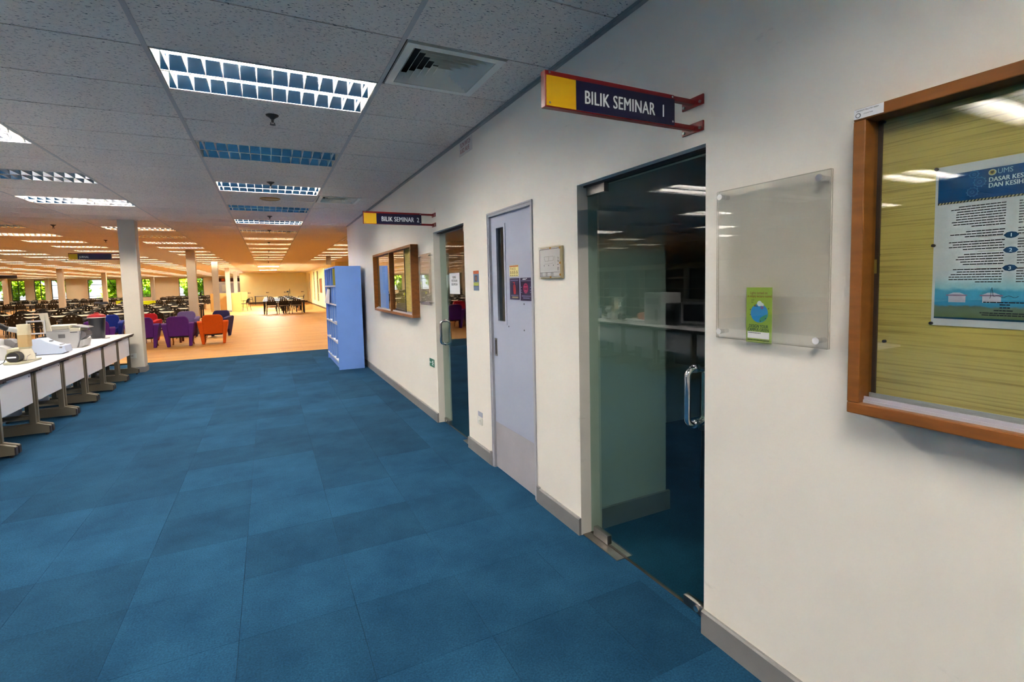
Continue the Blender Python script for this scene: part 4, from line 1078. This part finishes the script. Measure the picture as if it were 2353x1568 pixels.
part('top_slot', MB().box(-3.08, -3.055, 4.78, 4.90, z+.108, z+.116), M_pr2, t)
# film reader with ribbed column
t = thing('film_reader', 'beige film reader with ribbed column and black reel at left edge', 'machine', (-3.17, 4.05, TZ), 0, world=True)
M_bg = mat('reader beige', (178, 174, 150), .5); M_rib = mat('ribbed cream', (218, 208, 178), .45); M_rib2 = mat('ribbed tan', (196, 164, 112), .45)
part('base_plate', MB().prism([(-3.285, 3.90), (-3.15, 3.86), (-3.095, 3.95), (-3.085, 4.27), (-3.30, 4.27)], 'z', z+.003, z+.024), M_bg, t, bevel=.003)
part('rubber_pad', MB().prism([(-3.28, 3.905), (-3.15, 3.866), (-3.1, 3.955), (-3.09, 4.26), (-3.29, 4.26)], 'z', z, z+.003), M_black, t)
for i in range(17):
    zz = z+.175+.0148*i
    rb_ = part('rib', MB().prism([(-.048, -.038), (-.038, -.048), (.038, -.048), (.048, -.038), (.048, .038), (.038, .048), (-.038, .048), (-.048, .038)], 'z', 0, .0118), M_rib if i > 8 else M_rib2, t)
    rb_.location = (-3.155-t.location[0], 4.08-t.location[1], zz-t.location[2])
part('column_core', MB().box(-3.197, -3.113, 4.04, 4.12, z+.15, z+.425), M_bg, t)
part('lamp_dome', MB().lathe([(.075, 0), (.074, .05), (.062, .09), (.05, .12)], (-3.155, 4.08, z+.03), n=20), mat('smoked cream', (206, 198, 180), .2), t, smooth=40)
part('side_housing', MB().box(-3.285, -3.19, 4.0, 4.2, z+.024, z+.16), M_bg, t, bevel=.006)
part('reel', MB().cyl((-3.205, 3.895, z+.078), (-3.195, 3.99, z+.078), .058, n=26), M_black, t, smooth=40)
part('reel_label', MB().box(-3.248, -3.165, 3.8915, 3.8955, z+.070, z+.086), M_paper, t)
part('reel_rim', MB().tube([(-3.203+.056*math.cos(a), 3.897, z+.078+.056*math.sin(a)) for a in [2*PI*i/24 for i in range(24)]], .004, 6, closed=True), mat('olive rim', (96, 92, 50), .4), t)
part('neck', MB().cyl((-3.20, 4.07, z+.36), (-3.265, 4.0, z+.385), .034, .024, n=16), mat('neck grey', (190, 190, 190), .4), t, smooth=40)
part('eyepiece', MB().cyl((-3.262, 4.0, z+.383), (-3.36, 3.95, z+.46), .026, .034, n=16), M_black, t, smooth=40)
part('guide_wire', MB().tube([(-3.12, 3.98, z+.024), (-3.11, 3.98, z+.075), (-3.10, 4.05, z+.09), (-3.10, 4.15, z+.075), (-3.10, 4.17, z+.024)], .003, 6), M_chrome, t)
# scanner with a raised frame
t = thing('flatbed_scanner', 'scanner with an upright framed window behind the ribbed film reader', 'scanner', (-3.35, 5.05, TZ), 0, world=True)
part('scanner_body', MB().prism([(-3.46, z), (-3.22, z), (-3.215, z+.05), (-3.25, z+.09), (-3.46, z+.10)], 'y', 4.98, 5.25), M_black, t, bevel=.005)
f = MB()
f.box(-3.442, -3.262, 5.0, 5.012, z+.400, z+.420).box(-3.442, -3.262, 5.0, 5.012, z+.245, z+.262).box(-3.442, -3.430, 5.0, 5.012, z+.262, z+.400).box(-3.276, -3.262, 5.0, 5.012, z+.262, z+.400)
part('window_frame', f, M_pr, t)
part('window_sheet', MB().box(-3.430, -3.276, 5.005, 5.008, z+.262, z+.400), M_acry, t)
part('stand_post', MB().box(-3.438, -3.428, 5.0, 5.012, z+.10, z+.245).box(-3.276, -3.264, 5.0, 5.012, z+.085, z+.245), M_black, t)
part('raised_lid', MB().hexa([(-3.275, 5.03, z+.27), (-3.215, 5.03, z+.27), (-3.215, 5.06, z+.27), (-3.275, 5.06, z+.27)], [(-3.325, 5.03, z+.505), (-3.245, 5.03, z+.508), (-3.245, 5.06, z+.508), (-3.325, 5.06, z+.505)]), M_pr3, t)
part('grip', MB().cyl((-3.33, 4.97, z+.19), (-3.25, 4.97, z+.21), .012, n=10).cyl((-3.33, 4.97, z+.19), (-3.34, 4.97, z+.10), .016, n=10), M_black, t)
# low grey machine and cord at the frame edge
t = thing('desk_machine', 'low grey and beige desktop machine cut by the left photo edge', 'machine', (-3.5, 4.5, TZ), 0, world=True)
part('body', MB().prism([(-3.62, z), (-3.43, z), (-3.42, z+.10), (-3.455, z+.15), (-3.50, z+.165), (-3.54, z+.235), (-3.62, z+.25)], 'y', 4.42, 4.66), M_pr, t, bevel=.006)
part('hood', MB().prism([(-3.50, z+.168), (-3.42, z+.12), (-3.40, z+.18), (-3.44, z+.225), (-3.50, z+.235)], 'y', 4.56, 4.70), M_pr2, t, bevel=.004)
single('power_cord', MB().tube([(-3.42, 3.55, z+.005), (-3.36, 3.70, z+.005), (-3.31, 3.84, z+.005), (-3.305, 3.97, z+.02), (-3.30, 4.02, z+.06)], .0045, 6), M_black, 'black cord on the white table in front of film reader', 'cord')
# things seen only in the reflections of the first door
t = thing('crt_monitor', 'old grey tube monitor seen reflected in first glass door', 'monitor', (-3.3, 2.3, TZ), -.35)
M_pc = mat('pc grey', (120, 122, 126), .5)
part('bezel', MB().box(.06, .10, -.19, .19, .06, .40), M_pc, t, bevel=.01)
part('tube_housing', MB().hexa([(-.22, -.11, .10), (.06, -.17, .07), (.06, .17, .07), (-.22, .11, .10)], [(-.22, -.11, .31), (.06, -.17, .39), (.06, .17, .39), (-.22, .11, .31)]), M_pc, t, bevel=.008)
part('screen', MB().box(.099, .103, -.155, .155, .10, .36), mat('dark screen', (18, 22, 34), .08), t)
part('swivel_base', MB().lathe([(.13, 0), (.12, .02), (.06, .045), (.06, .07)], n=20), M_pc, t, smooth=40)
t = thing('computer_tower', 'white computer tower reflected at the centre of the first glass door', 'computer', (-3.36, 3.08, TZ))
part('case', MB().box(-.22, .22, -.20, .20, 0, .53), mat('tower white', (200, 200, 200), .45), t, bevel=.008)
part('front_bay', MB().box(.219, .224, -.15, .15, .34, .44), M_pc, t)
part('air_slot', MB().box(.219, .223, -.12, -.06, .06, .26), M_dark, t)
t = thing('desktop_computer', 'dark desktop computer beside the reflected white tower', 'computer', (-3.42, 2.76, TZ))
part('case', MB().box(-.2, .2, -.10, .10, 0, .36), M_black, t, bevel=.006)
part('front_bay', MB().box(.199, .204, -.08, .08, .24, .27).box(.199, .204, -.08, .08, .30, .33), M_pc, t)
t = thing('book_shelf', 'long low library shelf seen reflected in the first glass door', 'shelf', (-9.2, 10.0, 0))
for k in range(7):
    part('upright', MB().box(-.25, .25, -3.0+k-.012, -3.0+k+.012, 0, 1.8), mat('shelf steel', (150, 146, 132), .5), t)
for z_ in (.12, .46, .80, 1.14, 1.48, 1.78): part('shelf_board', MB().box(-.25, .25, -3, 3, z_, z_+.03), mat('shelf steel', (150, 146, 132), .5), t)
part('end_panel', MB().box(-.27, .27, -3.05, -3.02, 0, 1.9), mat('end panel', (196, 180, 140), .5), t)
part('centre_panel', MB().box(-.01, .01, -3, 3, .1, 1.78), M_black, t)

# ------------------------------------------------------------------ armchairs
FAB = {'purple': (84, 36, 128), 'orange': (208, 88, 14), 'navy': (44, 40, 92), 'lavender': (104, 90, 150), 'red': (176, 20, 40), 'blue': (16, 44, 150)}
def armchair(x, y, rz, col, label):
    t = thing('armchair', label, 'armchair', (x, y, 0), rz); t.scale = (.80, .9, 1)      # local: sitter faces +Y, back at -Y
    M = mat(col+' fabric', FAB[col], .8, var=.05, scale=20, bump=.1, bscale=300, spec=.3)
    # backrest: rounded top, leaning
    pts = []
    wt, wb = .302, .285
    pts = [(-wb, .27), (wb, .27), (wt, .50)]
    for a in range(0, 9):
        th = PI/2*a/8; pts.append((wt-.13+.13*math.cos(th), .675+.125*math.sin(th)))
    for a in range(0, 9):
        th = PI/2+PI/2*a/8; pts.append((-wt+.13+.13*math.cos(th), .675+.125*math.sin(th)))
    pts.append((-wt, .50))
    mb = MB().prism(pts, 'y', -.06, .06)
    mb.v = [(vx, vy-.16-(vz-.27)*.26, vz) for vx, vy, vz in mb.v]
    part('backrest', mb, M, t, bevel=.022, smooth=60)
    part('seat', MB().box(-.27, .27, -.17, .40, .30, .43), M, t, bevel=.035, smooth=60)
    part('seat_base', MB().box(-.255, .255, -.16, .36, .235, .30), M_black, t)
    for sx in (-1, 1):
        X = lambda a: sx*a
        # side panel: narrow at the floor, flaring to a wide arm
        prof = [(-.20, 0), (-.10, 0), (.02, .22), (.34, .26), (.42, .50), (.40, .575), (.33, .60), (-.18, .635), (-.29, .60), (-.30, .50), (-.25, .25)]
        q = MB().prism(prof, 'x', -.045, .045)
        q.v = [(sx*(.300+.075*max(0, (vz-.05))/.55 + (vx*sx)*(.95+.75*max(0, vz-.15)/.45)), vy, vz) for vx, vy, vz in q.v]
        part('arm', q, M, t, bevel=.014, smooth=60)
        lg = MB().tube([(sx*.27, .34, .26), (sx*.29, .40, .17), (sx*.28, .39, .08), (sx*.30, .43, .0)], .022, 8)
        part('front_leg', lg, mat('honey wood', (176, 100, 36), .4), t, smooth=60)
    return t
armchair(-3.63, 12.25, .05, 'purple', 'purple armchair half hidden behind the near cream column')
armchair(-2.83, 12.16, -.03, 'purple', 'purple armchair with its back to us beside the orange one')
armchair(-2.08, 12.30, .03, 'orange', 'orange armchair with its back to us, right of the purple one')
armchair(-2.12, 14.45, PI-.25, 'navy', 'dark navy armchair facing us behind the orange one')
armchair(-3.02, 14.75, PI+.05, 'lavender', 'lavender armchair facing us behind the middle purple one')
armchair(-3.95, 14.2, PI-.1, 'red', 'red armchair facing us just right of near column')
armchair(-4.85, 14.4, PI+.15, 'blue', 'bright blue armchair facing us between bin and near column')
armchair(-4.45, 11.6, .35, 'purple', 'purple armchair partly behind the black bin')
armchair(-6.3, 6.4, -1.2, 'orange', 'orange armchair seen reflected in the first glass door')
t = thing('coffee_table', 'low dark coffee table between the coloured armchairs', 'table', (-3.4, 13.3, 0))
part('tabletop', MB().box(-.5, .5, -.28, .28, .38, .42), mat('dark cherry', (96, 34, 24), .4), t, bevel=.006)
for sx in (-1, 1):
    for sy in (-1, 1): part('leg', MB().box(sx*.44-.025, sx*.44+.025, sy*.22-.025, sy*.22+.025, 0, .38), mat('dark cherry', (96, 34, 24), .4), t)

# ------------------------------------------------------------------ study tables and black chairs
M_seat = mat('grey seat', (44, 44, 48), .35)
M_blk = mat('chair black', (20, 19, 21), .4)
def black_chair(loc, rz, label, group):
    t = thing('chair', label, 'chair', loc, rz, group)            # sitter faces +Y
    mb = MB(); nx, nz = 13, 7; V = {}
    def P(i, k, off):
        u = i/nx*2-1; v = k/nz
        zt = .50+.31*v*(1-.28*u*u*v)
        return (u*.235, -.24-.07*v+.05*u*u+off, zt)
    for off in (0, 1):
        for i in range(nx+1):
            for k in range(nz+1):
                V[(i, k, off)] = len(mb.v); mb.v.append(P(i, k, .018*off))
    hole = {(3, 5), (6, 5), (9, 5), (4, 3), (8, 3)}
    for i in range(nx):
        for k in range(nz):
            if (i, k) in hole:
                for a, b in (((i, k), (i+1, k)), ((i+1, k), (i+1, k+1)), ((i+1, k+1), (i, k+1)), ((i, k+1), (i, k))):
                    mb.f.append((V[(*a, 0)], V[(*b, 0)], V[(*b, 1)], V[(*a, 1)])); mb.mi.append(0)
                continue
            mb.f.append((V[(i, k, 0)], V[(i+1, k, 0)], V[(i+1, k+1, 0)], V[(i, k+1, 0)])); mb.mi.append(0)
            mb.f.append((V[(i, k, 1)], V[(i, k+1, 1)], V[(i+1, k+1, 1)], V[(i+1, k, 1)])); mb.mi.append(0)
    for i in range(nx):
        for k in (0, nz): mb.f.append((V[(i, k, 0)], V[(i+1, k, 0)], V[(i+1, k, 1)], V[(i, k, 1)])); mb.mi.append(0)
    for k in range(nz):
        for i in (0, nx): mb.f.append((V[(i, k, 0)], V[(i, k+1, 0)], V[(i, k+1, 1)], V[(i, k, 1)])); mb.mi.append(0)
    part('backrest', mb, M_blk, t)
    part('seat', MB().hexa([(-.22, -.2, .43), (.22, -.2, .43), (.235, .22, .44), (-.235, .22, .44)], [(-.22, -.2, .46), (.22, -.2, .46), (.235, .22, .47), (-.235, .22, .47)]), M_seat, t)
    for sx in (-1, 1):
        part('rear_leg', MB().tube([(sx*.25, -.28, 0), (sx*.24, -.22, .44), (sx*.235, -.25, .62)], .013, 6), M_blk, t)
        part('front_leg', MB().tube([(sx*.25, .24, 0), (sx*.25, .2, .45), (sx*.255, .17, .64)], .013, 6), M_blk, t)
        part('armrest', MB().box(sx*.255-.02, sx*.255+.02, -.22, .19, .635, .655), M_blk, t)
    return t
M_ttop = mat('study table top', (226, 222, 214), .35)
M_thall_leg = mat('study table black', (24, 20, 20), .45)
def study_table(loc, w_, d_, label, group):
    t = thing('study_table', label, 'table', loc, 0, group)
    part('tabletop', MB().box(-w_/2, w_/2, -d_/2, d_/2, .715, .735), M_ttop, t)
    part('apron', MB().box(-w_/2, w_/2, -d_/2, d_/2, .685, .7145), M_thall_leg, t)
    for sx in (-1, 1):
        for sy in (-1, 1):
            part('leg', MB().box(sx*(w_/2-.05)-.03, sx*(w_/2-.05)+.03, sy*(d_/2-.05)-.03, sy*(d_/2-.05)+.03, 0, .685), M_thall_leg, t)
    return t
CG = 'black chairs at the study tables of the far hall'; CL = 'black perforated-back chair at the white-topped study tables'
TG = 'white-topped study tables of the far hall'; TL = 'white-topped black study table in the far hall'
ch0 = None; tb0 = None; nchair = 0
rr = random.Random(11)
def put_chair(x, y, rz, lab=CL, grp=CG):
    global ch0, nchair
    if nchair > 285 or not inview((x, y, .6), 30, 30): return
    nchair += 1
    if grp == CG:
        z_ = 'at the left, past the equipment tables' if x < -7.7 and y < 28 else 'in the middle of the hall, right of near column' if x > -7.7 and y < 32 else 'in the farthest rows below the windows' if y > 44 else 'in the middle rows of the far hall'
        lab = 'black perforated chair at a table '+z_; grp = 'black chairs '+z_
    if ch0 is None: ch0 = black_chair((x, y, 0), rz, lab, grp)
    else: dup(ch0, (x, y, 0), rz, lab, grp)
colx = [-4.6, -6.7, -8.8, -11.9-.9, -14.9, -17.0, -20.6]
TUBS = [(-9.5, 37.6), (-8.9, 36.0), (-10.3, 36.2), (-7.5, 34.5)]
rows_y = [16.9, 19.8, 23.2, 26.4, 30.4, 37.6, 51.6, 55.2]
for yy in rows_y:
    for xx in colx:
        if xx > -5 and yy in (30.4,): continue
        if (round(xx, 1), yy) in ((-8.8, 16.9), (-12.8, 30.4), (-17.0, 37.6), (-6.7, 30.4)): continue
        if xx > -5 and yy > 40: continue
        if not inview((xx+.5, yy, .7), 60, 60) or any(abs(xx-a) < 1.5 and abs(yy-b) < 1.6 for a, b in TUBS): continue
        dx = rr.uniform(-.1, .1)
        z_ = 'at the left, past the equipment tables' if xx < -7.7 and yy < 28 else 'in the middle of the hall, right of near column' if xx > -7.7 and yy < 32 else 'in the farthest rows below the windows' if yy > 44 else 'in the middle rows of the far hall'
        TL = 'white-topped black study table '+z_; TG = 'study tables '+z_
        if tb0 is None: tb0 = study_table((xx+dx, yy, 0), 1.85, .8, TL, TG)
        else: dup(tb0, (xx+dx, yy, 0), 0, TL, TG)
        for s in (-.6, 0, .6):
            put_chair(xx+dx+s+rr.uniform(-.015, .015), yy-.68+rr.uniform(-.08, .03), rr.uniform(-.06, .06))
            put_chair(xx+dx+s+rr.uniform(-.015, .015), yy+.68+rr.uniform(-.03, .08), PI+rr.uniform(-.06, .06))
# block of tables in front of the cream end wall
BG = 'black chairs at the table block before the cream end wall'; BL = 'black chair at the long table block before the cream end wall'
tb1 = None
for r_, yy in enumerate((27.1, 30.4, 33.8, 37.2)):
    for q, xx in enumerate((-.45, .62)):
        lab = 'white-topped table in the block before the cream end wall'
        if tb1 is None: tb1 = study_table((xx, yy, 0), 1.06, .9, lab, 'tables before the cream end wall')
        else: dup(tb1, (xx, yy, 0), 0, lab, 'tables before the cream end wall')
    for xx in (-.57, .08, .73):
        put_chair(xx+rr.uniform(-.03, .03), yy-.75, rr.uniform(-.08, .08), BL, BG)
    put_chair(.5, yy+.75, PI, BL, BG)
put_chair(1.75, 41.5, PI/2, 'single black chair by the right wall of the reading room', None)
dup(tb1, (-1.25, 45.0, 0), 0, 'table standing against the cream end wall at its left')
put_chair(-2.15, 44.9, -PI/2, 'single black chair at the left of the table against end wall', None)
# lime and blue-grey tub seats among the tables
for x, y, c, l in ((-9.5, 37.6, (200, 214, 20), 'lime green seat among the far tables left of the near column'), (-8.9, 36.0, (60, 72, 96), 'slate blue seat in front of the lime green one'), (-10.3, 36.2, (60, 72, 96), 'slate blue seat left of the lime green one'), (-7.5, 34.5, (200, 214, 20), 'lime green seat just right of the near column')):
    t = thing('tub_chair', l, 'armchair', (x, y, 0), PI)
    M = mat('tub %d' % c[0], c, .7)
    bk = []
    for i in range(13):
        a = PI*1.0+PI*i/12; bk.append((.36*math.cos(a), .36*math.sin(a)))
    inn = [(px_*.78, py_*.78) for px_, py_ in bk[::-1]]
    part('backrest', MB().prism(bk+inn, 'z', .18, .80), M, t, bevel=.02)
    part('seat', MB().lathe([(.34, .2), (.35, .3), (.35, .42), (.3, .45)], n=18), M, t, smooth=40)
    part('pedestal', MB().lathe([(.2, 0), (.2, .02), (.05, .06), (.05, .2)], n=14), M_black, t)

# ------------------------------------------------------------------ study carrels, fan, counter
M_car = mat('carrel maple', (206, 172, 104), .5, var=.06, scale=3, stretch=(1, 1, .3))
def carrel(x, y, w_, label):
    t = thing('study_carrel', label, 'carrel', (x, y, 0))
    part('back_panel', MB().box(-w_/2, w_/2, -.02, .02, 0, 1.17), M_car, t, bevel=.004)
    part('side_panel', MB().prism([(.02, 0), (.18, 0), (.25, .7), (.65, .74), (.62, 1.17), (.02, 1.17)], 'x', w_/2-.03, w_/2), M_car, t)
    part('side_panel', MB().prism([(.02, 0), (.18, 0), (.25, .7), (.65, .74), (.62, 1.17), (.02, 1.17)], 'x', -w_/2, -w_/2+.03), M_car, t)
    part('desk_board', MB().box(-w_/2+.03, w_/2-.03, .02, .6, .72, .75), M_car, t)
    return t
carrel(-3.55, 32.9, .9, 'beige study carrel left of the column before the reading room')
carrel(-2.60, 32.2, .64, 'beige study carrel right of the column, nearest of the two on that side')
carrel(-2.45, 39.2, .60, 'beige study carrel farther back, right of the column line')
put_chair(-2.1, 32.75, 1.2, 'single black chair tucked beside the beige carrel', None)
t = thing('pedestal_fan', 'dark pedestal fan behind the black chairs by the end wall', 'fan', (.78, 40.2, 0))
part('fan_base', MB().lathe([(.2, 0), (.19, .02), (.03, .05)], n=18), M_black, t)
part('fan_pole', MB().cyl((0, 0, .04), (0, 0, 1.0), .018, n=8), M_black, t)
part('motor', MB().cyl((-.12, -.02, 1.08), (.02, -.04, 1.1), .06, n=12), M_black, t)
cg = MB()
for rr_ in (.09, .15, .21, .235): cg.tube([(.1+.03*(1-rr_/.235), rr_*math.cos(a)*.7, 1.1+rr_*math.sin(a)) for a in [2*PI*i/20 for i in range(20)]], .008, 5, closed=True)
for i in range(10):
    a = PI*i/5*1.0; cg.tube([(.13, 0, 1.1), (.1, .235*.7*math.cos(a), 1.1+.235*math.sin(a))], .006, 4)
part('fan_cage', cg, mat('fan cage', (60, 84, 70), .5), t)
bl_ = MB()
for i in range(3):
    R = Matrix.Translation((.09, 0, 1.1)) @ Matrix.Rotation(2*PI*i/3, 4, 'X') @ Matrix.Translation((0, 0, .1)) @ Matrix.Rotation(.4, 4, 'Z')
    bl_.tbox(R, .01, .09, .16)
part('fan_blade', bl_, mat('fan blade', (40, 66, 52), .5), t)
for i, xx in enumerate((-2.21, -.74, .72, 2.18)):
    t = thing('wall_outlet', 'small outlet plate in the row along the cream end wall', 'socket', (xx, 46, .95), 0, 'outlets along the cream end wall')
    part('faceplate', MB().box(-.12, .12, -.03, -.002, 0, .09), mat('outlet tan', (190, 176, 130), .5), t)
    part('switch', MB().box(-.09, -.02, -.036, -.03, .02, .07), M_dark, t)
t = thing('cork_board', 'brown cork board on the right wall of the reading room', 'notice board', (2.57, 32.3, 1.05), 0, world=True)
part('cork', MB().box(2.545, 2.568, 31.78, 32.86, 1.05, 1.96), mat('cork', (176, 100, 44), .8, var=.1, scale=10), t)
part('board_frame', MB().box(2.53, 2.568, 31.74, 31.80, 1.02, 2.0).box(2.53, 2.568, 32.84, 32.9, 1.02, 2.0).box(2.53, 2.568, 31.74, 32.9, 1.96, 2.0).box(2.53, 2.568, 31.74, 32.9, 1.02, 1.06), M_brown, t)
t = thing('service_counter', 'far service counter with dark banner and pale grey panels left of reading room', 'counter', (-4.6, 57.6, 0), 0, world=True)
part('counter_panel', MB().box(-6.0, -3.1, 57.3, 57.9, 0, 1.04), mat('counter grey', (176, 170, 186), .5), t)
part('wall_panel', MB().box(-6.0, -3.3, 57.85, 57.97, 1.04, 2.0), mat('panel grey', (186, 180, 190), .5), t)
part('white_band', MB().box(-6.0, -3.3, 57.80, 57.96, 2.0, 2.18), M_white, t)
part('dark_banner', MB().box(-6.0, -3.3, 57.82, 57.97, 2.18, 2.55), mat('maroon banner', (74, 22, 26), .5), t)
part('orange_patch', MB().box(-5.15, -4.85, 57.80, 57.82, 2.24, 2.5), mat('orange patch', (220, 96, 24), .5), t)
part('pinned_sheet', MB().box(-5.15, -4.6, 57.82, 57.85, 1.15, 1.85), mat('pinned sheet', (206, 204, 196), .6), t)
# seminar room: stacked dim chairs just visible through the glass
t = thing('seminar_chair', 'dim chair inside the dark seminar room behind first glass door', 'chair', (2.3, -.75, 0), 2.2)
part('seat', MB().box(-.22, .22, -.22, .22, .42, .46), M_seat, t, bevel=.01)
part('backrest', MB().box(-.22, .22, -.25, -.22, .5, .85), M_seat, t, bevel=.01)
for sx in (-1, 1):
    for sy in (-1, 1): part('leg', MB().cyl((sx*.2, sy*.2, 0), (sx*.19, sy*.19, .42), .012, n=8), M_blk, t)

# ------------------------------------------------------------------ outdoors beyond the windows
struct('ground', MB().box(-60, 40, 58.3, 110, -.6, -.4), mat('grass', (96, 130, 50), .9, var=.2, scale=1))
struct('roof_slab', MB().box(-30.4, 8, -8, 60.3, H+.30, H+.6), M_void)  # unseen opaque roof slab over the building, keeps the sun out
def leaf_mat():
    m = bpy.data.materials.new('leaves'); m.use_nodes = True
    n, l = m.node_tree.nodes, m.node_tree.links; b = n['Principled BSDF']; b.inputs['Roughness'].default_value = .6
    oi = n.new('ShaderNodeNewGeometry'); r = n.new('ShaderNodeValToRGB'); e = r.color_ramp.elements
    e[0].color = rgb(84, 128, 24); e[1].color = rgb(214, 230, 60)
    l.new(oi.outputs['Random Per Island'], r.inputs[0]); l.new(r.outputs[0], b.inputs['Base Color'])
    tr = n.new('ShaderNodeBsdfTranslucent'); l.new(r.outputs[0], tr.inputs[0])
    mx = n.new('ShaderNodeMixShader'); mx.inputs[0].default_value = .35
    l.new(b.outputs[0], mx.inputs[1]); l.new(tr.outputs[0], mx.inputs[2]); l.new(mx.outputs[0], n['Material Output'].inputs[0])
    return m
M_leaf = leaf_mat(); M_bark = mat('bark', (92, 76, 58), .9)
def crown(seed, n):
    r_ = random.Random(seed); mb = MB()
    cl = [(r_.uniform(-1.4, 1.4), r_.uniform(-1, 1), r_.uniform(.6, 4.2), r_.uniform(.5, 1.0)) for _ in range(14)]
    for i in range(n):
        cx_, cy_, cz_, cr_ = r_.choice(cl)
        p = Vector((cx_, cy_, cz_))+Vector((r_.gauss(0, 1), r_.gauss(0, 1), r_.gauss(0, 1))).normalized()*cr_*r_.uniform(.6, 1)
        M = Matrix.Translation(p) @ Matrix.Rotation(r_.uniform(0, 6.3), 4, 'Z') @ Matrix.Rotation(r_.uniform(-1.2, 1.2), 4, 'X')
        s_ = r_.uniform(.14, .30)
        vs = [M @ Vector(v) for v in ((0, -s_, 0), (s_*.5, 0, .03), (0, s_, 0), (-s_*.5, 0, .03))]
        mb.add(vs, [(0, 1, 2, 3)])
    return mb.mesh('foliage', M_leaf, fix=False)
crowns = [crown(s, 2600) for s in (1, 2, 3)]
trunk = MB().cyl((0, 0, -.5), (.1, 0, 2.4), .14, .07, n=8).cyl((.1, 0, 1.4), (.9, .2, 3.0), .06, .03, n=6).cyl((.05, 0, 1.2), (-.8, -.2, 2.8), .06, .03, n=6).mesh('trunk', M_bark)
for i, x in enumerate((-30, -27.2, -24.6, -22.2, -19.9, -17.4, -15.2, -12.9, -9.4, -7.6)):
    t = thing('tree', 'bright green leafy tree beyond the far windows', 'tree', (x, 62.5+3.9*(i % 3), 0), i*1.1, 'trees beyond the far windows')
    link('trunk', trunk, t); o = link('foliage', crowns[i % 3], t); o['kind'] = 'stuff'
